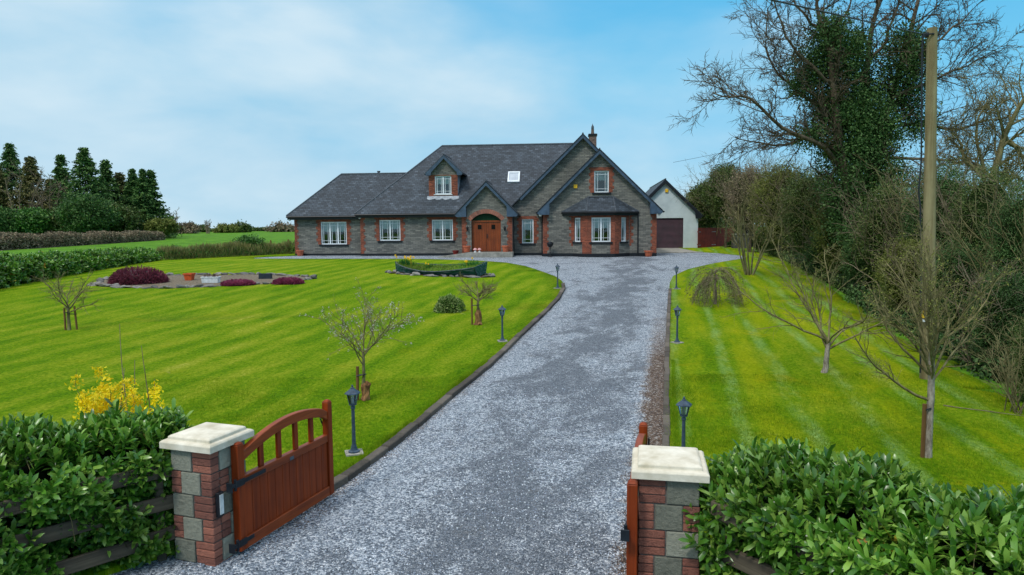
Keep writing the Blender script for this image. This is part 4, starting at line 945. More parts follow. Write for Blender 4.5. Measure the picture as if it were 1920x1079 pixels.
pot(854.5, 478, -.6, .46, .40, 'terrad', 'dark red round pot left of the porch'); pot(875.5, 474, -1.65, .56, .44, 'terra', 'pale terracotta pot on the porch step, left of the door', z=sz); pot(948, 474, -1.65, .56, .44, 'terra', 'pale terracotta pot on the porch step, right of the door', z=sz)
pot(1216, 476, -1.95, .62, .40, 'terra', 'terracotta pot near the right front corner of the house, next to the garage')
for px, s_, lb in ((891, 1.0, 'left of the two red and white toadstool ornaments on the porch step'), (899, .9, 'right of the two red and white toadstool ornaments on the porch step')):
    p = hloc(px, 472, -2.1); p.z = sz; root = thing('toadstool_ornament', lb, 'garden ornament', p, 0, 'toadstools on the porch step')
    b = MB(); b.lathe([(.11 * s_, 0), (.09 * s_, .03), (.055 * s_, .1), (.05 * s_, .17)], 10); b.build('stalk', M['white'], root, smooth=True)
    b = MB(); b.lathe([(.06 * s_, .16), (.15 * s_, .16), (.13 * s_, .22), (.08 * s_, .27), (.01, .29)], 12); b.build('cap', M['mushred'], root, smooth=True)
p = hloc(1031.5, 478, -2.0); p.z = T(p.x, p.y)
bq = thing('kettle_grill', 'round black bowl on a slim stand against the front gable wall', 'barbecue', p)
b = MB(); b.lathe([(.17, 0), (.16, .03), (.05, .07), (.03, .12), (.03, .68)], 12); b.build('stand', M['black'], bq, smooth=True)
b = MB(); b.lathe([(.04, .66), (.13, .70), (.20, .80), (.215, .93), (.2, .93), (.05, .9)], 16); b.build('bowl', M['black'], bq, smooth=True)
b = MB(); b.lathe([(.21, .935), (.19, .99), (.12, 1.03), (.03, 1.05), (.02, 1.12)], 16); b.bx(-.25, .25, -.02, .02, .935, .955); b.bx(.235, .255, -.02, .02, .935, 1.06); b.build('lid', M['grille'], bq, smooth=True)

# ------------------------------------------------------------------ garden beds
def bed_sheet(name, cx, cy, rx, ry, m, lift=.09, seed=1, rot=0):
    r = random.Random(seed); n = 48; vs = [(cx, cy, T(cx, cy) + lift)]; out = []
    for k in range(n):
        a = 2 * math.pi * k / n; q = 1 + .06 * math.sin(3 * a + seed) + .03 * math.sin(7 * a); x, y = rx * q * math.cos(a), ry * q * math.sin(a)
        out.append((cx + x * math.cos(rot) - y * math.sin(rot), cy + x * math.sin(rot) + y * math.cos(rot)))
    mid = [((x + cx) / 2, (y + cy) / 2) for x, y in out]
    vs += [(x, y, T(x, y) + lift) for x, y in mid] + [(x, y, T(x, y) + lift - .01) for x, y in out] + [(x, y, T(x, y) - .05) for x, y in out]
    mb = MB(); mb.add(vs, [(0, 1 + k, 1 + (k + 1) % n) for k in range(n)] + [(1 + k, 1 + n + k, 1 + n + (k + 1) % n, 1 + (k + 1) % n) for k in range(n)] + [(1 + n + k, 1 + 2 * n + k, 1 + 2 * n + (k + 1) % n, 1 + n + (k + 1) % n) for k in range(n)])
    o = mb.build(name, M[m], smooth=True); o['kind'] = 'structure'; return out
def rock_mesh(seed, sx, sy, sz_):
    bm = bmesh.new(); bmesh.ops.create_icosphere(bm, subdivisions=2, radius=1); r = random.Random(seed); ax = [Vector((r.uniform(-1, 1), r.uniform(-1, 1), r.uniform(-1, 1))).normalized() for _ in range(9)]
    for v in bm.verts:
        for a in ax:
            d = v.co.dot(a)
            if d > .62: v.co -= a * (d - .62)
        v.co = Vector((v.co.x * sx, v.co.y * sy, v.co.z * sz_))
    me = bpy.data.meshes.new('rock'); bm.to_mesh(me); bm.free(); me.materials.append(M['rock']); return me
rocks = [rock_mesh(i, *q) for i, q in enumerate(((.26, .17, .07), (.2, .14, .10), (.32, .16, .06), (.15, .13, .10), (.22, .2, .05)))]
def stones(outline, n, label, group, seed, jit_=.12, zl=.08):
    r = random.Random(seed); N = len(outline); per = [0]
    for i in range(N): per.append(per[-1] + math.dist(outline[i], outline[(i + 1) % N]))
    for k in range(n):
        s_ = per[-1] * (k + r.uniform(-.35, .35)) / n % per[-1]; i = max(j for j in range(N) if per[j] <= s_); q = (s_ - per[i]) / max(1e-6, per[i + 1] - per[i]); a = outline[i]; c = outline[(i + 1) % N]
        x = a[0] + (c[0] - a[0]) * q + r.uniform(-jit_, jit_); y = a[1] + (c[1] - a[1]) * q + r.uniform(-jit_, jit_)
        o = bpy.data.objects.new('edging_stone', rocks[r.randrange(5)]); col.objects.link(o); o.location = (x, y, T(x, y) + zl + r.uniform(-.02, .05)); o.rotation_euler = (r.uniform(-.25, .25), r.uniform(-.25, .25), math.atan2(c[1] - a[1], c[0] - a[0]) + r.uniform(-.4, .4)); s2 = r.uniform(.8, 1.3); o.scale = (s2, s2, s2)
        tag(o, label, 'stone', group)
hb0, hb1 = G(187, 527), G(592, 522); hc = (hb0 + hb1) / 2; hyn = G(380, 542).y; hyf = G(420, 517.5).y
outl = bed_sheet('gravel_bed', hc.x, (hyn + hyf) / 2, (hb1 - hb0).length / 2 - .2, (hyf - hyn) / 2, 'gravelbed', rot=0.02)
stones(outl, 78, 'flat grey slate stone edging the oval heather bed', 'slate stones round the heather bed', 4)
def heather(px, py, wpx, hpx, ca, cb, label, seed, yo=0.0):
    p = G(px, py); p.y += yo; p.z = T(p.x, p.y) + .08; d = p.y; rx = wpx / FPX * d / 2; h = hpx / FPX * d
    r = np.random.default_rng(seed); n = int(2600 * rx); th = r.uniform(0, 2 * np.pi, n); u = r.uniform(0, 1, n) ** .6
    ph = np.arccos(np.clip(1 - u, -1, 1)); nx = np.sin(ph) * np.cos(th); ny = np.sin(ph) * np.sin(th); nz = np.cos(ph)
    wob = 1 + .08 * np.sin(th * 3 + seed) * np.sin(ph) + r.normal(0, .03, n)
    C = np.stack([nx * rx * wob, ny * rx * .62 * wob, nz * h * wob], 1); Dn = np.stack([nx / rx, ny / rx / .62, nz / h], 1); Dn /= np.linalg.norm(Dn, axis=1, keepdims=True); Dn += r.normal(0, .45, (n, 3)); Dn /= np.linalg.norm(Dn, axis=1, keepdims=True)
    L = min(.11, h * .3) + r.uniform(0, min(.07, h * .2), n); sd = np.cross(Dn, r.normal(0, 1, (n, 3))); sd /= np.linalg.norm(sd, axis=1, keepdims=True); W = .012
    V = np.stack([C - Dn * .05 - sd * W, C - Dn * .05 + sd * W, C + Dn * L[:, None] + sd * W * 1.3, C + Dn * L[:, None] - sd * W * 1.3], 1).reshape(-1, 3); Fq = np.arange(4 * n).reshape(-1, 4)
    root = thing('heather_mound', label, 'heather', p, 0)
    build_np('sprigs', V, Fq, leafmat('heather' + str(seed), ca, cb, cb, .8), root)
    b = MB(); b.ball((0, 0, 0), 1, 20, 10, (rx * .93, rx * .62 * .93, h * .93)); b.build('twiggy_core', simple('heather_core' + str(seed), tuple(x * .45 for x in ca[:3]) + (1,), sc=20), root, smooth=True)
def leafmat(name, c1, c2, c3, rough=.6, trans=.25, spec=.3, noise=0.0):
    m, t, b = mat(name, rough, spec); rnd = t.n('ShaderNodeNewGeometry').outputs['Random Per Island']
    c = t.ramp(rnd, [(0.0, c1), (0.5, c2), (1.0, c3)]); pz_ = t.n('ShaderNodeTexCoord').outputs['Object']
    big = t.ramp(t.noise(pz_, .8, 3), [(.35, .72), (.65, 1.2)]); c = t.mix(1.0, c, big, 'MULTIPLY'); t.link(c, b.inputs['Base Color'])
    if trans:
        tr = t.n('ShaderNodeBsdfTranslucent', {0: c}); mx = t.n('ShaderNodeMixShader', {0: trans, 1: b.outputs[0], 2: tr.outputs[0]}); t.link(mx.outputs[0], m.node_tree.nodes['Material Output'].inputs[0])
    return m
heather(237, 539, 96, 27, S(92, 44, 58), S(128, 62, 78), 'large domed mound of dark maroon heather at the left end of the stone bed', 1, .9)
heather(441, 539, 58, 8, S(122, 42, 72), S(158, 76, 104), 'low bright pink heather in front of the white trough', 2, .3)
heather(536, 537, 52, 9, S(116, 40, 70), S(150, 70, 98), 'low bright pink heather at the right end of the stone bed', 3, .4)
def tagbox(nm, label, cat, p, rz=0): return thing(nm, label, cat, p, rz)
p = G(355.5, 529); p.z = T(p.x, p.y) + .08; t_ = tagbox('orange_planter', 'square tapered orange pot standing in the oval stone bed', 'plant pot', p)
b = MB(); b.bx(-.17, .17, -.17, .17, 0, .02); r0 = .15; 
lv = [(.15, 0), (.19, .26), (.215, .265), (.22, .34), (.19, .34), (.17, .27)]; b = MB(); b.lathe([(r_ * 1.38, z_) for r_, z_ in lv], 4, a0=math.pi / 4); b.build('pot_body', M['orange'], t_); b = MB(); b.bx(-.17, .17, -.17, .17, .25, .3); b.build('earth', M['soil'], t_)
p = G(396, 534); p.z = T(p.x, p.y) + .08; t_ = tagbox('white_trough', 'long white planting trough with sprigs between the orange pot and pink heather', 'planter', p, .05)
b = MB(); b.bx(-.36, .36, -.16, .16, 0, .24, tp=-.02); b.bx(-.40, .40, -.20, -.17, .243, .29); b.bx(-.40, .40, .17, .2, .243, .29); b.bx(-.40, -.37, -.17, .17, .243, .29); b.bx(.37, .40, -.17, .17, .243, .29); b.build('trough_body', M['white'], t_, bevel=.008)
b = MB(); b.bx(-.36, .36, -.165, .165, .243, .27); b.build('earth', M['soil'], t_)
b = MB(); r = random.Random(5)
for k in range(60):
    x, y = r.uniform(-.3, .3), r.uniform(-.12, .12); b.tube([(x, y, .26), (x + r.uniform(-.05, .05), y + r.uniform(-.05, .05), .26 + r.uniform(.08, .2))], [.008, .004], 3)
b.build('heather_sprigs', leafmat('trough_heather', S(90, 60, 50), S(110, 60, 70), S(90, 96, 50)), t_)
for px, py, w_, h_, lb in ((286, 531, .46, .46, 'upright dark slate slab behind the maroon heather mound'), (497.5, 526.5, .62, .28, 'dark rectangular slate box in the stone bed between the pink heathers')):
    p = G(px, py); p.z = T(p.x, p.y) + .07; o_ = MB(); o_.bx(-w_ / 2, w_ / 2, -.05, .12, 0, h_, tp=.01); o = o_.build('slate_planter' if w_ > .5 else 'slate_slab', M['grille'], bevel=.01); o.location = p; o.rotation_euler = (R(-8), 0, .1); tag(o, lb, 'planter' if w_ > .5 else 'slab')

# ------------------------------------------------------------------ old rowing boat planter
bA = G(744, 514); bB = G(900, 522); bc = (bA + bB) / 2; BL = (bB - bA).length + .1; brz = math.atan2(bB.y - bA.y, bB.x - bA.x)
bo2 = bed_sheet('soil_bed', bc.x + .1, bc.y + .35, BL / 2 + .5, 1.0, 'soil', seed=3, lift=.075, rot=brz)
stones(bo2, 40, 'small rough stone on the soil around the boat planter', 'stones round the boat', 9, .16, .08)
boat = thing('boat_planter', 'old green rowing boat half sunk in soil and planted with weeds and daffodils', 'boat', (bc.x, bc.y + .45, T(bc.x, bc.y) + .05), brz)
boat.rotation_euler = (R(9), R(-1), brz); boat.location.z += .12
m, t, bb = mat('boat_green', .75, .25); oc = t.n('ShaderNodeTexCoord').outputs['Object']; nz = t.noise(t.vm('MULTIPLY', oc, (1, 6, 9)), 1.6, 6, .7)
t.link(t.ramp(nz, [(.38, S(14, 66, 48)), (.5, S(24, 84, 66)), (.56, S(70, 92, 100)), (.68, S(128, 136, 138))]), bb.inputs['Base Color']); bump(t, bb, nz, .5, .01); M['boat'] = m
def hull(s_):  # s_ 0 bow (left) .. 1 transom
    w_ = .85 * math.sin(math.pi * min(.5, .5 * (s_ / .62) ** .75)) if s_ < .62 else .85 - .18 * ((s_ - .62) / .38) ** 1.5
    g = .15 + .36 * (1 - s_) ** 3 + .40 * max(0, s_ - .4) ** 1.5 * 1.2; return max(w_, .02), g
N = 22; mbh = MB()
for k in range(3):
    lo_, hi_ = k / 3, (k + 1) / 3 + .05; vs = []
    for side in (-1, 1):
        for i in range(N + 1):
            s_ = i / N; w_, g = hull(s_); x = (s_ - .5) * BL + (1 - s_) * 0.0
            for q, off in ((lo_, .012 * (3 - k)), (hi_, .012 * (3 - k) - .004)):
                yy = (w_ * (.62 + .38 * q ** .6)) + (2 - k) * -.012 + .02
                vs.append((x, side * yy, -.14 + (g + .14) * min(q, 1)))
    for side in (0, 1):
        b0_ = side * (N + 1) * 2
        mbh.add([], []); fs = [(b0_ + 2 * i, b0_ + 2 * i + 2, b0_ + 2 * i + 3, b0_ + 2 * i + 1) for i in range(N)]
        if side == 1: fs = [tuple(reversed(f)) for f in fs]
        if side == 0: mbh.add(vs, fs)
        else: o_ = len(mbh.v) - len(vs); mbh.f += [tuple(j + o_ for j in f) for f in fs]
mbh.build('hull_planks', M['boat'], boat)
mb = MB()
for side in (-1, 1): mb.tube([((i / N - .5) * BL, side * (hull(i / N)[0] + .02), hull(i / N)[1]) for i in range(N + 1)], .028, 6)
mb.build('gunwale', simple('worn_gunwale', S(98, 108, 116), S(46, 56, 60), 6, .8, bst=.5), boat)
mb = MB(); w_, g = hull(1); mb.prism([(BL / 2, -w_ - .02, g + .02), (BL / 2, w_ + .02, g + .02), (BL / 2, w_ * .62, -.14), (BL / 2, -w_ * .62, -.14)], (.03, 0, 0)); mb.build('transom', M['boat'], boat)
mb = MB(); mb.tube([(-BL / 2 - .02, 0, -.1), (-BL / 2 - .04, 0, .2), (-BL / 2 - .02, 0, .56)], .035, 6); mb.build('stem_post', M['boat'], boat)
mb = MB(); vs = []; 
for i in range(N + 1):
    w_, g = hull(i / N); x = (i / N - .5) * BL
    for q in (-1, -.5, 0, .5, 1): vs.append((x, q * w_ * .97, g - .08 + .05 * (1 - q * q) + .02 * math.sin(i * 2.1 + q * 3)))
mb.add(vs, [(i * 5 + k, i * 5 + k + 1, (i + 1) * 5 + k + 1, (i + 1) * 5 + k) for i in range(N) for k in range(4)]); mb.f = [tuple(reversed(f)) for f in mb.f]; mb.build('soil_fill', M['soil'], boat, smooth=True)
def blades(n, seed, fn, L, W, m, nm, parent, up=1.0, spread=.5):
    r = np.random.default_rng(seed); P = np.array([fn(r) for _ in range(n)]); D = np.stack([r.normal(0, spread, n), r.normal(0, spread, n), np.full(n, up)], 1); D /= np.linalg.norm(D, axis=1, keepdims=True)
    Ls = (L * r.uniform(.5, 1.2, n))[:, None]; s_ = np.cross(D, r.normal(0, 1, (n, 3))); s_ /= np.linalg.norm(s_, axis=1, keepdims=True); mid = P + D * Ls * .55; tip = P + D * Ls + np.stack([D[:, 0], D[:, 1], -.3 * np.ones(n)], 1) * Ls * .35
    V = np.stack([P - s_ * W, P + s_ * W, mid + s_ * W * .8, tip, mid - s_ * W * .8], 1).reshape(-1, 3); b_ = np.arange(n)[:, None] * 5; Fq = np.concatenate([b_ + np.array([[0, 1, 2, 4]]), b_ + np.array([[4, 2, 3, 3]])]); 
    Ft = np.concatenate([b_ + np.array([[0, 1, 2]]), b_ + np.array([[0, 2, 4]]), b_ + np.array([[4, 2, 3]])]); return build_np(nm, V, Ft, m, parent)
def inboat(r, lo=0.03, hi=.97): s_ = r.uniform(lo, hi); w_, g = hull(s_); q = r.uniform(-.92, .92); return ((s_ - .5) * BL, q * w_, g - .06)
M['weed'] = leafmat('weed_leaf', S(60, 110, 24), S(110, 150, 40), S(150, 160, 60))
M['daffleaf'] = leafmat('daffodil_leaf', S(24, 84, 34), S(40, 110, 44), S(70, 130, 50))
blades(4200, 1, inboat, .19, .009, M['weed'], 'weeds', boat, spread=.7)
def near_(s0, q0, sd): return lambda r: (lambda s_: ((s_ - .5) * BL, (q0 + r.normal(0, .25)) * hull(s_)[0], hull(s_)[1] - .05))(min(.98, max(.02, s0 + r.normal(0, sd))))
blades(260, 2, near_(.12, .1, .04), .38, .009, M['daffleaf'], 'daffodil_leaves', boat, spread=.18); blades(240, 3, near_(.88, .1, .05), .36, .009, M['daffleaf'], 'daffodil_leaves', boat, spread=.25); blades(70, 6, near_(.4, 0, .015), .3, .008, M['daffleaf'], 'daffodil_leaves', boat, spread=.18)
def flower(x, y, z, s_=.05, rs=None):
    b = MB(); r = rs; face = Vector((r.uniform(-.4, .4), -1, r.uniform(-.1, .3))).normalized(); u = face.orthogonal().normalized(); v = face.cross(u); c = Vector((x, y, z))
    b.tube([(x, y + .02, z - .4), (x, y + .01, z - .03), c], [.005, .004, .004], 4)
    for k in range(6):
        a = k * math.pi / 3; d = u * math.cos(a) + v * math.sin(a); e = face.cross(d); b.add([c, c + d * s_ * .6 + e * s_ * .28, c + d * s_ * 1.15 + face * .004, c + d * s_ * .6 - e * s_ * .28], [(0, 1, 2, 3)])
    b.tube([c, c + face * s_ * .8], [s_ * .3, s_ * .42], 8); return b.build('daffodil', M['daff'], boat)
r = random.Random(3)
for s0, n in ((.02, 2), (.12, 7), (.18, 5), (.85, 5), (.3, 1), (.37, 1)):
    for _ in range(n): s_ = max(.005, s0 + r.uniform(-.02, .03)); w_, g = hull(s_); flower((s_ - .5) * BL, r.uniform(-.3, .5) * w_, g + (.3 + r.uniform(-.06, .12) if s0 not in (.3, .37) else .14), .06, r)

# ------------------------------------------------------------------ boundary fence, tank and bin by the garage
fa = G(1310, 467); fb_ = at(1378, 466, 61); fd = Vector((fb_.x - fa.x, fb_.y - fa.y, 0)); FL = fd.length; fd /= FL
fen = thing('board_fence', 'red-brown close boarded timber fence beside the garage', 'fence', (fa.x, fa.y + .3, T(fa.x, fa.y) - .05), math.atan2(fd.y, fd.x))
def board_gate(x0, x1, nm):
    b = MB(); x = x0
    while x < x1 - .02: b.bx(x, min(x + .118, x1), -.015, .015, .05, 1.78); x += .125
    o = b.build(nm, M['fencered'], fen); b = MB(); b.bx(x0, x1, .017, .06, .35, .45); b.bx(x0, x1, .017, .06, 1.4, 1.5); b.build('fence_rail', M['fencered'], o)
board_gate(0, FL * .48, 'board_panel'); board_gate(FL * .49, FL, 'board_panel')
b = MB()
for x in (.1, FL * .36, FL * .42): 
    for z in (.32, 1.42): b.bx(x, x + .35, -.022, -.016, z, z + .04)
b.build('strap_hinge', M['leadwhite'], fen)
p = at(1388, 469, 56); p.z = T(p.x, p.y); tk = thing('concrete_tank', 'square grey concrete tank beneath the bushes at the end of the red fence', 'tank', p, -.15)
b = MB(); b.bx(-.65, .65, -.5, .5, -.1, 1.15); b.build('tank_wall', M['concdark'], tk, bevel=.02); b = MB(); b.bx(-.7, .7, -.55, .55, 1.153, 1.22); b.build('rim', M['concrete'], tk, bevel=.01)
p = at(1402, 468, 57.5); p.z = T(p.x, p.y); wb = thing('wheelie_bin', 'tall black bin standing behind the concrete tank', 'bin', p, .2)
b = MB(); b.bx(-.3, .3, -.35, .35, .08, 1.9, tp=-.03); b.build('bin_body', M['grille'], wb, bevel=.03); b = MB(); b.bx(-.36, .36, -.42, .4, 1.91, 1.97); b.build('lid', M['leadwhite'], wb, bevel=.02)
b = MB(); b.tube([(-.3, .3, .1), (.3, .3, .1)], .1, 12); b.build('wheel', M['black'], wb)
# ------------------------------------------------------------------ vegetation tools
def tubes_np(polys, sides=3):
    """polys: list of (points (n,3), radii (n)) -> one vertex and face array"""
    Vs = []; Fs = []; off = 0; groups = {}
    for P, Rr_ in polys: groups.setdefault((len(P), 6 if Rr_[0] > .05 else (4 if Rr_[0] > .02 else sides)), []).append((P, Rr_))
    for (n, k), L in groups.items():
        P = np.array([a for a, _ in L], float); Q = np.array([b for _, b in L], float); B = len(L)
        tg = np.gradient(P, axis=1); tg /= np.maximum(np.linalg.norm(tg, axis=2, keepdims=True), 1e-9)
        ref = np.where(np.abs(tg[:, :1, 2:3]) > .9, np.array([[[1., 0, 0]]]), np.array([[[0, 0, 1.]]])); ref = np.repeat(ref, n, axis=1)
        x = np.cross(tg, ref); x /= np.maximum(np.linalg.norm(x, axis=2, keepdims=True), 1e-9); y = np.cross(tg, x)
        a = np.arange(k) * 2 * np.pi / k
        V = P[:, :, None, :] + Q[:, :, None, None] * (x[:, :, None, :] * np.cos(a)[None, None, :, None] + y[:, :, None, :] * np.sin(a)[None, None, :, None])
        i, j = np.meshgrid(np.arange(n - 1), np.arange(k), indexing='ij'); j2 = (j + 1) % k
        f = np.stack([i * k + j, i * k + j2, (i + 1) * k + j2, (i + 1) * k + j], -1).reshape(-1, 4)
        F_ = (f[None] + (np.arange(B) * n * k)[:, None, None]).reshape(-1, 4) + off
        Vs.append(V.reshape(-1, 3)); Fs.append(F_); off += B * n * k
    return np.concatenate(Vs), np.concatenate(Fs)
def unit(v): return v / max(np.linalg.norm(v), 1e-9)
def grow(rng, p, d, L, r, lev, S_, out, tips=None):
    n = S_['n'][lev]; step = L / (n - 1); P = [np.array(p, float)]; dirs = [unit(np.array(d, float))]
    up = np.array([0, 0, S_['up'][lev]])
    for i in range(n - 1):
        dn = unit(dirs[-1] + rng.normal(0, S_['wob'][lev], 3) + up * step)
        dirs.append(dn); P.append(P[-1] + dn * step)
    P = np.array(P); tp = S_.get('taper', .35) if lev < len(S_['n']) - 1 else .3
    out.append((P, r * np.linspace(1, tp, n)))
    if lev + 1 < len(S_['n']):
        spawn(rng, P, dirs, L, r, lev, S_, out, tips)
    elif tips is not None: tips.append(P)
def spawn(rng, P, dirs, L, r, lev, S_, out, tips=None, count=None):
    n = len(P); c = count or S_['kids'][lev]; c = max(1, int(rng.normal(c, c * .15)))
    for k in range(c):
        t_ = S_['t0'][lev] + (1 - S_['t0'][lev]) * (k + rng.uniform(0, 1)) / c; x = t_ * (n - 1); i = min(int(x), n - 2); q = x - i
        pos = P[i] * (1 - q) + P[i + 1] * q; dd = dirs[min(i + 1, len(dirs) - 1)]
        ax = unit(np.cross(dd, rng.normal(0, 1, 3))); ang = math.radians(rng.normal(S_['ang'][lev], 9))
        nd_ = dd * math.cos(ang) + ax * math.sin(ang)
        nl = L * S_['len'][lev] * rng.uniform(.65, 1.15) * (1.1 - S_.get('short', .45) * t_)
        grow(rng, pos, nd_, nl, max(r * S_['rad'][lev] * (1.1 - .4 * t_), S_.get('rmin', .003)), lev + 1, S_, out, tips)
def quads(rng, C, size, aspect=.5, flat=0.0, D=None):
    n = len(C); D = rng.normal(0, 1, (n, 3)) if D is None else D + rng.normal(0, .35, (n, 3)); D /= np.linalg.norm(D, axis=1, keepdims=True)
    s = np.cross(D, rng.normal(0, 1, (n, 3)) + (np.array([0, 0, flat]))); s /= np.maximum(np.linalg.norm(s, axis=1, keepdims=True), 1e-9)
    L = (size * rng.uniform(.6, 1.3, n))[:, None]
    V = np.stack([C - D * L * .5, C + s * L * aspect * .5, C + D * L * .5, C - s * L * aspect * .5], 1).reshape(-1, 3)
    return V, np.arange(4 * n).reshape(-1, 4)
def clumps(rng, c, r, nc, per, sg, lo=0.35, hem=0):
    """points in small clumps spread through an ellipsoid"""
    d = rng.normal(0, 1, (nc, 3)); d /= np.linalg.norm(d, axis=1, keepdims=True)
    if hem: d[:, 2] = np.abs(d[:, 2]) * 1.0 - hem * rng.uniform(0, 1, nc)
    q = (lo + (1 - lo) * rng.uniform(0, 1, nc) ** .5)[:, None]
    C = np.array(c) + d * q * np.array(r); C = np.repeat(C, per, axis=0)
    return C + rng.normal(0, 1, C.shape) * sg
def barkmat(name, ca, cb, sc=8):
    m, t, b = mat(name, .9, .1); p = t.n('ShaderNodeTexCoord').outputs['Object']
    n = t.noise(t.vm('MULTIPLY', p, (1, 1, .35)), sc, 5, .7); t.link(t.ramp(n, [(.35, ca), (.65, cb)]), b.inputs['Base Color']); bump(t, b, n, .6, .02); return m
M['bark'] = barkmat('bark_grey', S(84, 76, 66), S(150, 142, 126)); M['barkol'] = barkmat('bark_olive', S(84, 78, 50), S(142, 134, 96)); M['barkdk'] = barkmat('bark_dark', S(62, 54, 44), S(112, 100, 82)); M['twig'] = barkmat('twig_brown', S(88, 78, 64), S(146, 132, 110)); M['peel'] = barkmat('peeling_bark', S(84, 56, 38), S(158, 118, 78), 14)
M['silver'] = barkmat('bark_silver', S(104, 92, 80), S(178, 168, 154), 16)
M['ivy'] = leafmat('ivy_leaf', S(42, 68, 34), S(66, 98, 48), S(98, 126, 72), .6, .15, .2)
M['ivyd'] = leafmat('ivy_leaf_dull', S(48, 68, 26), S(78, 98, 42), S(112, 126, 66), .5, .15, .3)
M['olive'] = leafmat('olive_leaf', S(78, 88, 34), S(106, 114, 50), S(134, 138, 72), .7, .2, .2)
M['conif'] = leafmat('conifer_needles', S(42, 74, 36), S(68, 102, 48), S(104, 134, 68), .7, .1, .2)
M['conifb'] = leafmat('brownish_needles', S(74, 78, 44), S(102, 102, 60), S(130, 124, 80), .8, .1, .1)
M['holly'] = leafmat('evergreen_leaf', S(38, 78, 28), S(64, 112, 42), S(104, 146, 62), .5, .2, .3)
M['brush'] = leafmat('bare_brush', S(104, 92, 74), S(132, 118, 96), S(160, 146, 120), .9, .1, .05)
def root_at(nm, label, cat, p, group=None, rz=0): return thing(nm, label, cat, (p[0], p[1], p[2]), rz, group)
# ------------------------------------------------------------------ laurel hedges
M['laurel'] = leafmat('laurel_leaf', S(46, 92, 20), S(88, 138, 42), S(146, 180, 78), .30, .25, .6)
M['laurely'] = leafmat('laurel_old_leaf', S(150, 150, 50), S(190, 170, 60), S(160, 110, 60), .5, .3, .3)
M['hedgecore'] = simple('hedge_interior', S(34, 50, 20), S(14, 22, 10), 7, .95, .05)  # green-black filler colour, stands in for the shade inside foliage
def laurel_leaves(rng, P, D, per, Lm, Wm):
    """whorls of pointed oval leaves at shoot points P with shoot directions D"""
    n = len(P); k = per; P = np.repeat(P, k, 0); D = np.repeat(D, k, 0); N_ = n * k; idx = np.tile(np.arange(k), n)
    ref = rng.normal(0, 1, (n, 3)); ref = np.repeat(ref, k, 0); x = np.cross(D, ref); x /= np.linalg.norm(x, axis=1, keepdims=True); y = np.cross(D, x)
    a = idx * 2.4 + rng.normal(0, .3, N_); el = np.interp(idx, [0, k - 1], [1.15, .3]) + rng.normal(0, .18, N_)
    R_ = x * np.cos(a)[:, None] + y * np.sin(a)[:, None]; d = D * np.cos(el)[:, None] + R_ * np.sin(el)[:, None]; nrm = D * np.sin(el)[:, None] - R_ * np.cos(el)[:, None]
    base = P + D * (idx / k * .13 - .06)[:, None]; s = np.cross(d, nrm); L = (Lm * rng.uniform(.55, 1.3, N_))[:, None]; W = (Wm * rng.uniform(.8, 1.15, N_))[:, None]
    ts = [0, .2, .78, 1.0]; ws = [0, .72, .86, 0]; cur = [0, .03, -.04, -.13]; fold = .10; rows = []
    for t_, w_, c_ in zip(ts, ws, cur):
        c = base + d * L * t_ + nrm * L * c_
        if w_ == 0: rows.append([c])
        else: rows.append([c - s * W * w_ * .5 + nrm * W * fold, c, c + s * W * w_ * .5 + nrm * W * fold])
    V = np.stack([rows[0][0]] + rows[1] + rows[2] + [rows[3][0]], 1).reshape(-1, 3)
    f = np.array([[0, 2, 1], [0, 3, 2], [1, 2, 5], [1, 5, 4], [2, 3, 6], [2, 6, 5], [4, 5, 7], [5, 6, 7]]); F_ = (f[None] + (np.arange(N_) * 8)[:, None, None]).reshape(-1, 3)
    return V, F_
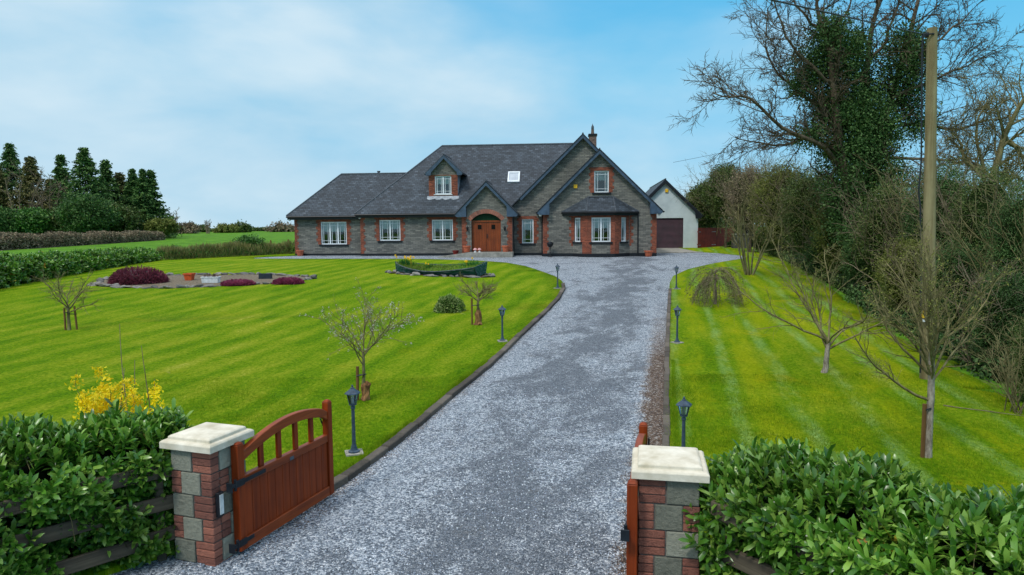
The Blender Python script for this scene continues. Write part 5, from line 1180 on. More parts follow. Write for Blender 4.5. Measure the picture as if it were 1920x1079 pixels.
def laurel_hedge(label, A, B, front, back, H, dens_, seed, Lm=.125, Wm=.045, per=8, ends=.3, zlo=.1, group='glossy laurel hedges', bulge=.09, root=None, Hf=None, zb=0.0):
    """A->B runs along the hedge; front is the distance to the road side (right of A->B), back the other way"""
    rng = np.random.default_rng(seed); A = np.array(A, float); B = np.array(B, float); d = B - A; L = np.linalg.norm(d); d /= L; nr = np.array([d[1], -d[0]])
    Hf = Hf or (lambda x: H)
    root = thing('laurel_hedge', label, 'hedge', (A[0], A[1], T(*A) + zb), 0, group)
    per_len = (H - zlo) * 2 + front + back; n = int(L * per_len * dens_); x = rng.uniform(-ends, L + ends, n); q = rng.uniform(0, per_len, n)
    o = np.empty(n); z = np.empty(n); nx = np.zeros(n); nz = np.zeros(n); h = H - zlo
    m1 = q < h; m2 = (q >= h) & (q < h + front + back); m3 = ~m1 & ~m2
    o[m1] = front; z[m1] = zlo + q[m1]; nx[m1] = 1; o[m2] = front - (q[m2] - h); z[m2] = H; nz[m2] = 1; o[m3] = -back; z[m3] = H - (q[m3] - h - front - back); nx[m3] = -1
    e = np.clip((z - (H - .22)) / .22, 0, 1) ** 2; wdt = front + back; cc = (front - back) / 2; rr = (o - cc) / (wdt / 2)
    z2 = z - (np.abs(rr) ** 4) * .14 * (z > H - .25); o = o - np.sign(o - cc) * e * .12
    bmp = np.sin(x * 3.1 + seed) * np.cos(z * 4.3 + x * 1.3) + .6 * np.sin(x * 7.7 + z * 6.1 + seed * 2)
    bm_ = bulge * bmp + rng.normal(0, .045, n); o = o + nx * bm_; z = z2 + nz * bm_
    en = np.clip(np.abs((x - L / 2) / (L / 2 + ends)), 0, 1) ** 8
    z = z * (np.array([Hf(v) for v in x]) / H) - en * .12
    xy = A[None] + d[None] * x[:, None] + nr[None] * (o * (1 - .35 * en))[:, None]
    P = np.stack([xy[:, 0] - A[0], xy[:, 1] - A[1], z], 1)
    D = np.stack([nr[0] * nx, nr[1] * nx, nz], 1) * .8 + np.array([0, 0, .55]) + rng.normal(0, .34, (n, 3)); D /= np.linalg.norm(D, axis=1, keepdims=True)
    mk = rng.uniform(0, 1, n) < .985
    iq = rng.uniform(0, 1, n) < .45; Pi = P[iq] - D[iq] * np.array([.14, .14, .11]) * (1 if H < 1.6 else 1.6); Pm = np.concatenate([P[mk], Pi]); Dm = np.concatenate([D[mk], D[iq]])
    V, F_ = laurel_leaves(rng, Pm, Dm, per, Lm, Wm); build_np('leaves', V, F_, M['laurel'], root, True)
    if (~mk).sum() > 3:
        V, F_ = laurel_leaves(rng, P[~mk], D[~mk], 3, Lm, Wm); build_np('yellowed_leaves', V, F_, M['laurely'], root, True)
    # stems inside, and an added dark core: blocks see-through, stands for inner shade
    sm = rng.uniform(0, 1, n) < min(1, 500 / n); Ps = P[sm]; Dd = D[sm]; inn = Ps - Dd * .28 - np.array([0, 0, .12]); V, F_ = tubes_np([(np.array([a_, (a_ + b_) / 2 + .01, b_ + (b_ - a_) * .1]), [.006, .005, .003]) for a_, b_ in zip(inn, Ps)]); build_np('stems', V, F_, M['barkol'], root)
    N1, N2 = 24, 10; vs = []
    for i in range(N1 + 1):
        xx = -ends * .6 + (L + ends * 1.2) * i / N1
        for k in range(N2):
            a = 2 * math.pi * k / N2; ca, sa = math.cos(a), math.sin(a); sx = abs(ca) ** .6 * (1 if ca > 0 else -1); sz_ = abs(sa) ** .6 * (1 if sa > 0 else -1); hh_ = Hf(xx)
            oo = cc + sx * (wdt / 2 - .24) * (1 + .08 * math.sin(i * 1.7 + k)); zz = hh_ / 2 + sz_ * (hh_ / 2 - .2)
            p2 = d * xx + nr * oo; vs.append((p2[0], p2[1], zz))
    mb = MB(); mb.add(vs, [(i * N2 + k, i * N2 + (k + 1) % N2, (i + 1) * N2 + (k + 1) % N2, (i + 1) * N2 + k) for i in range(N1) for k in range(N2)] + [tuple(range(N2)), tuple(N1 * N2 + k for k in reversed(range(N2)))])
    mb.build('shade_core', M['hedgecore'], root)
    return root
laurel_hedge('big glossy laurel hedge crowding the right gate pillar', (1.98, 6.02), (4.5, 2.35), .33, .76, 1.38, 230, 11, ends=.22, Hf=lambda x: 1.36 - .03 * x)
laurel_hedge('glossy laurel hedge growing behind and through the left rail fence', (-6.9, 3.75), (-3.66, 7.16), .20, .9, 1.31, 240, 12, ends=.16, bulge=.12)
laurel_hedge('long clipped laurel hedge along the left edge of the lawn', tuple(G(-260, 600)[:2]), tuple(G(296, 490)[:2]), .1, 1.5, 1.72, 44, 13, Lm=.19, Wm=.085, per=7, bulge=.1, ends=.1, zlo=.05)
p = G(470, 477); rng = np.random.default_rng(5)
# forsythia with tall bare suckers
p = at(222, 800, 8.2); fo = root_at('forsythia', 'yellow flowering forsythia with tall bare shoots rising behind the left hedge', 'shrub', (p.x, p.y, 0))
out = []; tips = []; rng = np.random.default_rng(21)
for k in range(16):
    a = rng.uniform(0, 6.28); grow(rng, (rng.normal(0, .07), rng.normal(0, .07), 0), (math.cos(a) * .16, math.sin(a) * .16, 1), rng.uniform(1.3, 1.75), .008, 0, dict(n=[8, 5], wob=[.08, .1], up=[.1, .1], kids=[5], t0=[.4], ang=[30], len=[.25], rad=[.6]), out, tips)
V, F_ = tubes_np(out); build_np('stems', V, F_, M['barkol'], fo)
C = np.concatenate([P[1:] for P in tips] + [q[0][4:] for q in out if len(q[0]) == 8]); C = np.repeat(C, 16, 0) + rng.normal(0, .032, (len(C) * 16, 3)); C = C[C[:, 2] < 1.72]; V, F_ = quads(rng, C, .046, .6)
build_np('blossom', V, F_, leafmat('forsythia_yellow', S(255, 226, 10), S(255, 238, 40), S(252, 214, 6), .6, .35), fo)
out = []
for dx_, h_ in ((-.12, 1.75), (-.02, 1.85), (.2, 2.3), (.42, 2.05), (.3, 1.6), (.05, 1.55)):
    grow(rng, (dx_, .1, 0), (rng.normal(0, .03), 0, 1), h_, .014, 0, dict(n=[14], wob=[.02], up=[.1]), out)
V, F_ = tubes_np(out); build_np('suckers', V, F_, M['twig'], fo)

# ------------------------------------------------------------------ small bare trees on the lawns
def stake(root, x, y, h, lean=0.0, tie=None):
    b = MB(); b.tube([(x, y, -.2), (x + lean, y, h)], .03, 8); o = b.build('stake', M['stake'], root)
    if tie:
        b = MB(); b.tube([(x, y - .03, tie), (0, -.05, tie + .02), (.045, 0, tie + .02), (0, .05, tie), (x, y + .03, tie)], .012, 5); b.build('rubber_tie', M['black'], root)
def small_tree(px, py, label, trunk, r0, nb, S_, seed, bark='bark', lean=(0, 0), spread=1.0, bl=1.2, buds=None, stk=None, elev=.9, cone=0.5, pz=None, cat='tree', name='bare_tree', dirs=None, zr=.28, zl=None):
    p = G(px, py, .06); rng = np.random.default_rng(seed); root = root_at(name, label, cat, (p.x, p.y, T(p.x, p.y) + .05))
    out = []; n = 7; P = np.array([[lean[0] * i / n + rng.normal(0, .008) * (i > 0), lean[1] * i / n, -.1 + (trunk + .1) * i / n] for i in range(n + 1)])
    R_ = r0 * np.interp(np.arange(n + 1), [0, 1, 2, n], [1.5, 1.15, 1.0, .75]); V, F_ = tubes_np([(P, R_)], 8); build_np('trunk', V, F_, M[bark], root, True)
    tips = []
    for k in range(nb):
        if dirs and k < len(dirs): a, e_, f_ = dirs[k]
        else: a = 2.4 * k + rng.normal(0, .3); e_ = elev + rng.normal(0, .12); f_ = 1.0
        z0 = trunk * (1 - zr * (rng.uniform(0, 1) if not zl or k >= len(zl) else 0) * (k > 2)) if not (zl and k < len(zl)) else zl[k]; i = z0 / trunk; q = np.array([lean[0] * i, lean[1] * i, z0])
        grow(rng, q, (math.cos(a) * math.cos(e_), math.sin(a) * math.cos(e_), math.sin(e_)), bl * f_ * rng.uniform(.8, 1.1), r0 * .42, 0, S_, out, tips)
    V, F_ = tubes_np(out); build_np('branches', V, F_, M[bark if bark != 'silver' else 'barkol'], root)
    if buds:
        C = np.concatenate([P_[1:] for P_ in tips]); sel = rng.uniform(0, 1, len(C)) < buds[1]; C = C[sel]; C = np.repeat(C, 3, 0) + rng.normal(0, .012, (len(C) * 3, 3)); V, F_ = quads(rng, C, buds[2], .6); build_np('buds', V, F_, M[buds[0]], root)
    for s_ in (stk or []): stake(root, *s_)
    return root
M['bud'] = leafmat('pale_buds', S(190, 186, 180), S(214, 206, 206), S(150, 150, 120), .7, .2); M['gbud'] = leafmat('green_buds', S(130, 140, 60), S(160, 160, 84), S(110, 120, 50), .7, .2)
Sa = dict(n=[8, 6, 5], wob=[.07, .10, .13], up=[.12, .12, .1], kids=[7, 5], t0=[.22, .2], ang=[36, 38], len=[.52, .42], rad=[.5, .55], rmin=.003)
def peel(root, h, r, seed, dx=0.0):
    b = MB(); b.lathe([(r * 1.25, 0), (r * .85, h * .25), (r * .8, h * .5), (r * .95, h * .8), (r * .45, h)], 9, (dx, 0, 0)); rr = random.Random(seed)
    b.v = [(x * (1 + rr.uniform(-.3, .3)), y * (1 + rr.uniform(-.3, .3)), z + rr.uniform(-.06, .06)) for x, y, z in b.v]; b.build('old_stump', M['peel'], root)
tr = small_tree(683, 750, 'young bare tree with pale buds and a stake, nearest on the left lawn', .95, .035, 9, dict(Sa, kids=[11, 6]), 31, bark='barkol', bl=1.12, buds=('bud', .2, .03), stk=[(-.13, -.03, .68, .02, .5)], elev=.85, dirs=[(3.0, .62, 1.15), (2.6, .95, 1.1), (0.1, .6, 1.0), (.9, .9, 1), (1.57, 1.3, 1.15), (4.2, .8, .9)])
peel(tr, .34, .085, 3, .03)
tr = small_tree(897, 609, 'little staked tree with an umbrella crown and peeling bark at its foot, below the boat', .98, .05, 12, dict(Sa, n=[6, 5, 4], kids=[9, 6], up=[.1, .2, .2], len=[.55, .5]), 32, bark='barkol', bl=.78, stk=[(-.2, 0, .85, 0, .62)], elev=.55); peel(tr, .5, .11, 4)
small_tree(130, 619, 'gnarled little bare tree held by two stakes at the far left of the lawn', .75, .05, 9, dict(Sa, wob=[.14, .18, .2], up=[.25, .25, .2], kids=[10, 6], ang=[42, 42]), 33, bark='barkol', bl=1.3, stk=[(-.12, 0, .7, 0, .55), (.22, .05, .75, -.05, .5)], elev=.8, spread=1.2)
small_tree(1545, 699, 'open branched bare tree on the right lawn, left of the pole', .72, .06, 9, dict(Sa, n=[10, 7, 5], wob=[.15, .17, .18], up=[.12, .12, .12], kids=[13, 7], len=[.42, .45], rad=[.42, .5]), 34, bark='silver', lean=(.08, 0), bl=2.15, buds=('gbud', .3, .02), dirs=[(3.05, .42, 1.12), (2.6, 1.0, 1.25), (1.2, 1.25, 1.15), (.2, .75, .85), (4.0, .75, .8), (2.9, .9, 1.0)])
small_tree(1737, 857, 'bare tree with a dense twiggy crown and a tall stake, nearest on the right lawn', 1.65, .052, 21, dict(Sa, n=[9, 7, 5], wob=[.11, .14, .16], up=[.2, .2, .15], kids=[12, 6], len=[.38, .42], rad=[.36, .5], ang=[28, 30], rmin=.0026), 35, bark='silver', lean=(.03, 0), bl=1.62, zr=.42, zl=[.85, 1.1, 1.2, 1.2], buds=('gbud', .25, .02), stk=[(-.07, -.02, .8, 0, .72)], elev=1.02, dirs=[(3.1, .5, 1.0), (0.1, .85, .95), (2.7, .85, 1.0), (.6, .9, 1.0), (3.9, .7, .9), (1.57, 1.3, 1.0)])
# many-stemmed tree near the end of the drive
p = G(1405, 516, .05); mt_r = root_at('multi_stem_tree', 'upright tree of many mossy stems on the right lawn nearest the garage', 'tree', (p.x, p.y, T(p.x, p.y))); rng = np.random.default_rng(36); out = []; tips = []
Sm = dict(n=[10, 7, 6, 4], wob=[.07, .12, .14, .16], up=[.06, .10, .1, .1], kids=[8, 6, 4], t0=[.3, .2, .2], ang=[34, 36, 36], len=[.5, .45, .45], rad=[.5, .5, .6], rmin=.007)
for k in range(7):
    a = k * .9 + rng.normal(0, .2); grow(rng, (math.cos(a) * .15, math.sin(a) * .12, 0), (math.cos(a) * .42, math.sin(a) * .3, 1), rng.uniform(2.9, 4.0), .05, 0, Sm, out, tips)
V, F_ = tubes_np([o for o in out if len(o[0]) == 10], 6); build_np('stems', V, F_, M['barkol'], mt_r); V, F_ = tubes_np([o for o in out if len(o[0]) != 10]); build_np('branches', V, F_, M['barkol'], mt_r)
# weeping tree
p = G(1341, 571, .05); wt = root_at('weeping_tree', 'low weeping tree like a domed umbrella on the right lawn edge', 'tree', (p.x, p.y, T(p.x, p.y))); rng = np.random.default_rng(37); out = []; tips = []
out.append((np.array([[0, 0, -.1], [.02, 0, .4], [-.02, 0, .8], [.03, 0, 1.1]]), np.array([.07, .055, .05, .04])))
for k in range(44):
    a = rng.uniform(0, 6.28); e_ = rng.uniform(.1, 1.1); grow(rng, (0, 0, rng.uniform(.9, 1.35)), (math.cos(a) * math.cos(e_), math.sin(a) * math.cos(e_), math.sin(e_)), rng.uniform(1.2, 1.9), .012, 0, dict(n=[9, 6], wob=[.07, .1], up=[-1.9, -2.2], kids=[8], t0=[.15], ang=[35], len=[.5], rad=[.6], rmin=.006), out, tips)
V, F_ = tubes_np(out); V[:, 2] = np.maximum(V[:, 2], .04); build_np('branches', V, F_, M['twig'], wt); C = np.concatenate(tips); C = C[C[:, 2] > .1]; C = np.repeat(C, 2, 0) + rng.normal(0, .04, (len(C) * 2, 3)); V, F_ = quads(rng, C, .05, .6); build_np('leaves', V, F_, leafmat('weeping_leaf', S(80, 92, 44), S(108, 116, 62), S(100, 84, 60)), wt)
# variegated dome shrub by the staked tree
p = G(843, 584, .05); vsb = root_at('dome_shrub', 'small rounded variegated evergreen shrub between the two staked trees', 'shrub', (p.x, p.y, T(p.x, p.y))); rng = np.random.default_rng(38)
d = rng.normal(0, 1, (4200, 3)); d /= np.linalg.norm(d, axis=1, keepdims=True); d[:, 2] = np.abs(d[:, 2]); C = d * np.array([.52, .48, .58]) * (rng.uniform(.8, 1.08, 4200) + .08 * np.sin(d[:, 0] * 9 + d[:, 1] * 7))[:, None]; V, F_ = quads(rng, C, .075, .45, D=d); build_np('leaves', V, F_, leafmat('variegated', S(54, 92, 32), S(104, 136, 60), S(196, 204, 140), .5), vsb)
out = []
for k in range(40):
    a = rng.uniform(0, 6.28); grow(rng, (0, 0, 0), (math.cos(a), math.sin(a), rng.uniform(.3, 1.4)), .55, .01, 0, dict(n=[5], wob=[.1], up=[.1]), out)
V, F_ = tubes_np(out); build_np('stems', V, F_, M['barkol'], vsb); b = MB(); b.ball((0, 0, .1), .4, 14, 8, (1, .95, 1)); b.build('shade_core', M['hedgecore'], vsb)  # added dark ball stands for the shade within the dome

# ------------------------------------------------------------------ background trees, left
def conifer(px, Y, h_px, w_px, label, seed, m='conif', base=437, droop=.35, gap=.18, name='conifer_tree'):
    s_ = Y / FPX; b_ = at(px, base, Y); z0 = T(b_.x, Y); topz = at(px, base - h_px, Y).z; H = topz - z0; W = w_px * s_ / 2; root = root_at(name, label, 'tree', (b_.x, Y, z0), 'conifers beyond the field hedge'); rng = np.random.default_rng(seed)
    mb = MB(); mb.tube([(0, 0, -.2), (0, 0, H * .5), (0, 0, H * .97)], [H * .018, H * .012, .03], 8); mb.build('trunk', M['barkdk'], root)
    W *= 1.7; nb = int(H * 34); z = H * (.04 + .95 * rng.uniform(0, 1, nb) ** 1.1); q = 1 - z / H; r_ = W * (q ** 1.05 * 1.25 + .008) * rng.uniform(.7, 1.12, nb); a = rng.uniform(0, 6.28, nb)
    k = 30; t_ = rng.uniform(.1, 1, (nb, k)) ** .8; x = (r_[:, None] * t_) * np.cos(a)[:, None]; y = (r_[:, None] * t_) * np.sin(a)[:, None]; zz = z[:, None] - droop * r_[:, None] * t_ ** 1.5 + .25 * r_[:, None] * t_ ** 4
    C = np.stack([x, y, zz], -1).reshape(-1, 3) + rng.normal(0, 1, (nb * k, 3)) * np.array([.22, .22, .10]) * (min(W, 4) / 4.0)
    D = np.stack([np.repeat(np.cos(a), k), np.repeat(np.sin(a), k), np.full(nb * k, -.45)], 1); V, F_ = quads(rng, C, .40, .5, 1.0, D); build_np('crown', V, F_, M[m], root)
cs = [(28, 108, 168, 78, 'conif', 'tall dark fir at the left edge of the wood, with a rounded top'), (66, 102, 142, 70, 'conifb', 'brownish thinning fir, second from the left of the wood'), (122, 104, 146, 54, 'conif', 'slim pointed fir standing apart in the middle of the wood'), (166, 98, 160, 92, 'conif', 'broad green fir with the highest tip of the middle group'), (205, 104, 136, 60, 'conif', 'dark fir directly right of the broad green fir'),
      (230, 106, 112, 62, 'conifb', 'olive brown fir among the right-hand group of the wood'), (254, 104, 120, 42, 'conif', 'narrow dark fir left of the twin firs'), (273, 100, 120, 44, 'conif', 'left one of the twin firs at the right end of the wood'), (288, 101, 118, 46, 'conif', 'right one of the twin firs, last of the wood'), (100, 108, 100, 60, 'conifb', 'low brown fir in the gap of the wood'), (0, 100, 130, 70, 'conifb', 'brown fir cut by the left edge of the picture'), (-50, 104, 150, 90, 'conif', 'wide dark fir at the far left of the wood')]
for i, (px, Y, h_, w_, m, lb) in enumerate(cs): conifer(px, Y, h_, w_, lb, 50 + i, m)
def bush(px, py, Y, rx, ry, m, label, seed, leaf=2.6, nc=None, per=34, core=True, stems=True, name='evergreen_bush', cat='bush', group=None, twigs=0, twm='twig', hang=0.0, depth=.8, dens=1.0, twl=1.0, tshape=1.0, bare=0.0):
    """a shrub: ellipsoid crown of leaf clumps, px radii at distance Y, standing on the ground"""
    s_ = Y / FPX; c = at(px, py, Y); g = T(c.x, Y); root = root_at(name, label, cat, (c.x, Y, g), group); rng = np.random.default_rng(seed); rx_, rz_ = rx * s_, ry * s_; cz = max(c.z - g, .3 * rz_); L = leaf * s_
    if not bare:
        nc = nc or int(220 * dens); C = clumps(rng, (0, 0, cz), (rx_, rx_ * depth, rz_), nc, per, .085 * (rx_ + rz_) * .5 + L * .3, .45); C = C[C[:, 2] > .05]; V, F_ = quads(rng, C, L, .62); build_np('crown', V, F_, M[m], root)
    if core: b = MB(); b.ball((0, 0, cz), 1, 18, 10, (rx_ * .72, rx_ * depth * .68, rz_ * .76)); b.build('dark_fill', M['hedgecore'], root)  # added dark ball, shade deep in the crown put into its colour
    b = MB(); b.tube([(0, 0, -.2), (.05, 0, cz * .6), (0, 0, cz)], [rx_ * .05 + .02, rx_ * .04 + .02, .02], 6); b.build('trunk', M['barkdk'], root)
    if twigs:
        out = []; h_ = cz + rz_
        for k in range(twigs):
            a = rng.uniform(0, 6.28); rr = rng.uniform(0, 1) ** .5; x, y = rr * rx_ * .75 * math.cos(a), rr * rx_ * .6 * math.sin(a); z0 = rng.uniform(.15, .6) * h_
            grow(rng, (x, y, z0), (x / rx_ * .9 * tshape + rng.normal(0, .2), y / rx_ * .9 - .15 + rng.normal(0, .2), 1), (h_ * 1.06 - z0) * rng.uniform(.75, 1.1) * twl, .018 + .006 * s_ * 20, 0, dict(n=[7, 5, 4], wob=[.12, .17, .2], up=[.0, .03, .03], kids=[7, 4], t0=[.15, .2], ang=[38, 40], len=[.42, .5], rad=[.55, .6], rmin=.22 * s_), out)
        V, F_ = tubes_np(out); build_np('branches', V, F_, M[twm], root)
    return root
M['fir'] = leafmat('young_fir', S(40, 76, 32), S(62, 98, 42), S(94, 126, 60))
bush(165, 404, 92, 50, 34, 'fir', 'spreading mid green tree in front of the firs', 71, 4.2, name='broadleaf_tree', cat='tree', dens=1.6, core=False); bush(60, 416, 93, 34, 22, 'holly', 'dull green bush below the leftmost firs', 72, 4.5, dens=1.2); bush(5, 418, 92, 36, 24, 'conif', 'dark bush at the left end below the firs', 73, 4.5, dens=1.2); bush(225, 414, 96, 36, 26, 'ivyd', 'dark olive bush below the narrow firs', 74, 4.5, dens=1.2); bush(110, 418, 95, 30, 22, 'ivyd', 'olive bush between two green bushes at the foot of the wood', 75, 4.5, dens=1.2); bush(303, 425, 96, 26, 12, 'olive', 'low olive scrub at the right end of the wood', 76, 4.0)
for i, (px, h_, w_, lb) in enumerate(((92, 118, 46, 'pale bare tree in the gap of the fir wood'), (40, 140, 60, 'grey bare tree against the leftmost fir'), (320, 44, 34, 'small ivy-clad bare tree just right of the fir wood'), (391, 26, 22, 'small bare tree alone on the field horizon'))):
    Y = 97 if i < 2 else 130; c = at(px, 437, Y); g = T(c.x, Y); root = root_at('bare_tree', lb, 'tree', (c.x, Y, g), 'bare trees on the field boundary'); rng = np.random.default_rng(80 + i); out = []; H = h_ * Y / FPX
    for k in range(5 if i < 2 else 4): grow(rng, (rng.normal(0, .2), 0, 0), (rng.normal(0, .22) * w_ / 30, rng.normal(0, .2), 1), H * rng.uniform(.8, 1.0), .09 if i < 2 else .10, 0, dict(n=[8, 6, 4], wob=[.06, .1, .13], up=[.02, .03, .03], kids=[10, 6], t0=[.3, .2], ang=[35, 36], len=[.3, .45], rad=[.5, .6], rmin=.025), out)
    V, F_ = tubes_np(out); build_np('branches', V, F_, M['twig'], root)
    if i == 2: C = clumps(rng, (-.3, 0, H * .45), (.9, .8, H * .33), 60, 26, .3); V, F_ = quads(rng, C, .32, .6); build_np('ivy', V, F_, M['ivyd'], root)
for i, (px, rx, ry, m, lb) in enumerate(((350, 22, 12, 'brush', 'brown scrub bush just right of the wood on the horizon'), (357 + 0, 10, 11, 'ivyd', 'round dark bush on the field horizon'), (425, 22, 9, 'olive', 'olive thicket in the middle of the field horizon'), (451, 20, 12, 'ivyd', 'rounded dull green thicket on the field horizon'), (528, 28, 12, 'brush', 'brown leafless thicket on the horizon next to the house'), (380, 12, 6, 'ivyd', 'tiny dark bush at the foot of the lone bare tree'))):
    bush(px + (0 if i != 1 else 1), 431, 132 + i * 3, rx, ry, m, lb, 90 + i, 3.6, nc=90, per=26, name='hedgerow_bush', group='bushes on the field horizon', core=(i != 0))
# brown clipped field hedge
def strip(nm, label, A, B, wd_, H, m, n, size, seed, kind=None, cat='hedge', group=None, core=True, asp=.5, updir=0.0, H2=None):
    A = np.array(A, float); B = np.array(B, float); d = B - A; L = np.linalg.norm(d); d /= L; nr = np.array([-d[1], d[0]]); rng = np.random.default_rng(seed); root = thing(nm, label, cat, (A[0], A[1], 0), 0, group, kind)
    x = rng.uniform(0, L, n); a = rng.uniform(-.15, math.pi + .15, n); h = H * (1 + .10 * np.sin(x * .9 + seed) + .07 * np.sin(x * 2.7)) * ((1 + (H2 / H - 1) * x / L) if H2 else 1); ca = np.sign(np.cos(a)) * np.abs(np.cos(a)) ** .5; sa = np.abs(np.sin(a)) ** .5 * np.sign(np.sin(a))
    o = ca * wd_ / 2 + rng.normal(0, .08, n); z = np.maximum(sa * h + rng.normal(0, .07, n), 0.02) * np.where(rng.uniform(0, 1, n) < .35, rng.uniform(.2, 1, n), 1)
    xy = A + d * x[:, None] + nr * o[:, None]; C = np.stack([xy[:, 0] - A[0], xy[:, 1] - A[1], z + Tn(xy[:, 0], xy[:, 1])], 1); D = np.stack([nr[0] * ca, nr[1] * ca, sa + updir], 1) if updir else None
    V, F_ = quads(rng, C, size, asp, D=D); build_np('growth', V, F_, M[m], root)
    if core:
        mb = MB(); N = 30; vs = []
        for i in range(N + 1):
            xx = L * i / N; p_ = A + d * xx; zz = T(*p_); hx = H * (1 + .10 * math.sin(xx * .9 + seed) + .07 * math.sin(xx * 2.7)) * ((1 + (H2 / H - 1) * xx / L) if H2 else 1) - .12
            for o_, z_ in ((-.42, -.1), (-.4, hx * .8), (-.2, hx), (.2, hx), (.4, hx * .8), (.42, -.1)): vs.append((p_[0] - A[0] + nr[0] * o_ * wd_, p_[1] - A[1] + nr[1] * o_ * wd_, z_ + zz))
        mb.add(vs, [(i * 6 + k, i * 6 + k + 1, i * 6 + 7 + k, i * 6 + 6 + k) for i in range(N) for k in range(5)]); mb.build('dark_fill', M['hedgecore'], root)  # added dark shell stands for the shaded inside of the strip
    return root
strip('field_hedge', 'long brown clipped leafless hedge across the field below the fir wood', tuple(at(-120, 463, 58)[:2]), tuple(at(292, 440, 92)[:2]), 2.4, 1.45, 'brush', 42000, .2, 101, H2=1.1)
strip('hedgerow', 'thin far hedgerow closing the field at the horizon', tuple(at(300, 436, 150)[:2]), tuple(at(640, 436, 165)[:2]), 2.5, .7, 'ivyd', 6000, .5, 102)
bush(40, 452, 74, 12, 10, 'olive', 'small yellowish gorse bush at the field hedge', 103, 4.0, nc=60, core=False)
# rough grass along the open left boundary, young laurels in it
gA, gB = G(300, 489), G(552, 476)
M['straw'] = leafmat('straw_grass', S(120, 116, 66), S(150, 140, 96), S(96, 112, 52), .9, .1, .05)
strip('rough_grass', 'band of tall rough grass between lawn and field', tuple(gA[:2]), tuple(gB[:2]), 1.6, .85, 'straw', 9000, .34, 104, kind='stuff', cat='grass', core=False, asp=.09, updir=2.5)
strip('undergrowth', 'mixed green growth in the rough grass strip', tuple(gA[:2]), tuple(gB[:2]), 1.5, .7, 'holly', 4200, .16, 105, kind='stuff', cat='undergrowth', core=False)
bush(468, 461, gB.y - 2.2, 28, 17, 'holly', 'rounded glossy dark green laurel bush in the rough grass left of the house', 106, 3.2, nc=170, name='laurel_bush')
bush(330, 474, 50, 14, 13, 'holly', 'young laurel at the end of the long clipped hedge', 107, 3.2, nc=60, name='laurel_bush'); bush(440, 468, 52, 10, 13, 'holly', 'narrow young laurel beside the rounded laurel bush', 108, 3.2, nc=50, name='laurel_bush')
for i, (px, py) in enumerate(((508, 477), (541, 475))):
    p = G(px, py); b = MB(); b.tube([(0, 0, -.2), (.02, 0, 1.1)], .06, 8); o = b.build('fence_post', M['stake']); o.location = p; tag(o, ('weathered round post in the rough grass, left of two', 'weathered round post in the rough grass beside the house corner')[i], 'fence post', 'posts in the rough grass')
# ------------------------------------------------------------------ the big ivy tree on the right
def limb(rng, pts, Y, r0, r1, out, zj=.9, n=14):
    Pw = [np.array(at(px, py, Y + dy)) for px, py, dy in pts]; q = np.linspace(0, len(Pw) - 1, n); P = []
    for x in q:
        i = min(int(x), len(Pw) - 2); f = x - i; f2 = f
        P.append(Pw[i] * (1 - f2) + Pw[i + 1] * f2 + rng.normal(0, .09, 3))
    P = np.array(P); P[1:-1] = (P[:-2] + 2 * P[1:-1] + P[2:]) / 4; R_ = np.linspace(r0, r1, n); out.append((P, R_)); return P
def dirs_of(P): d = np.gradient(P, axis=0); return [unit(v) for v in d]
def big_tree(label, name, limbs, Y, base, seed, S_, kids, rootpx, ivy, leafpx=4.1, ivym='ivy', bark='barkdk'):
    rng = np.random.default_rng(seed); c = at(rootpx[0], 440, Y); g = T(c.x, Y); root = root_at(name, label, 'tree', (c.x, Y, g)); O = np.array([c.x, Y, g]); out = []; tw = []
    for (pts, r0, r1, k) in limbs:
        P = limb(rng, pts, Y, r0, r1, out)
        if k:
            Lg = np.linalg.norm(np.diff(P, axis=0), axis=1).sum(); spawn(rng, P, dirs_of(P), min(Lg, 4.0), max(r1 * 2.2, .05), 0, dict(S_, t0=[S_['t0'][0]] + S_['t0'][1:]), tw, None, k)
    def sh(L): return [(p - O, r) for p, r in L]
    V, F_ = tubes_np(sh(out), 7); build_np('trunk', V, F_, M[bark], root, True)
    V, F_ = tubes_np(sh(tw)); build_np('branches', V, F_, M[bark], root)
    if ivy:
        Cs = []; s_ = Y / FPX
        for (px, py, rx, ry, n) in ivy:
            q = np.array(at(px, py, Y + rng.normal(0, .5))) - O; Cs.append(clumps(rng, q, (rx * s_ * 1.14, rx * s_, ry * s_ * 1.06), int(n * 1.6), 85, .15 + .004 * rx, .15))
        C = np.concatenate(Cs); V, F_ = quads(rng, C, leafpx * s_, .7); build_np('ivy', V, F_, M[ivym], root)
    return root
Sb = dict(n=[0, 8, 6, 5], wob=[0, .13, .17, .2], up=[0, .02, .03, .02], kids=[0, 10, 6], t0=[.15, .12, .15], ang=[48, 42, 42], len=[.46, .45, .5], rad=[.5, .5, .6], rmin=.011, short=.2)
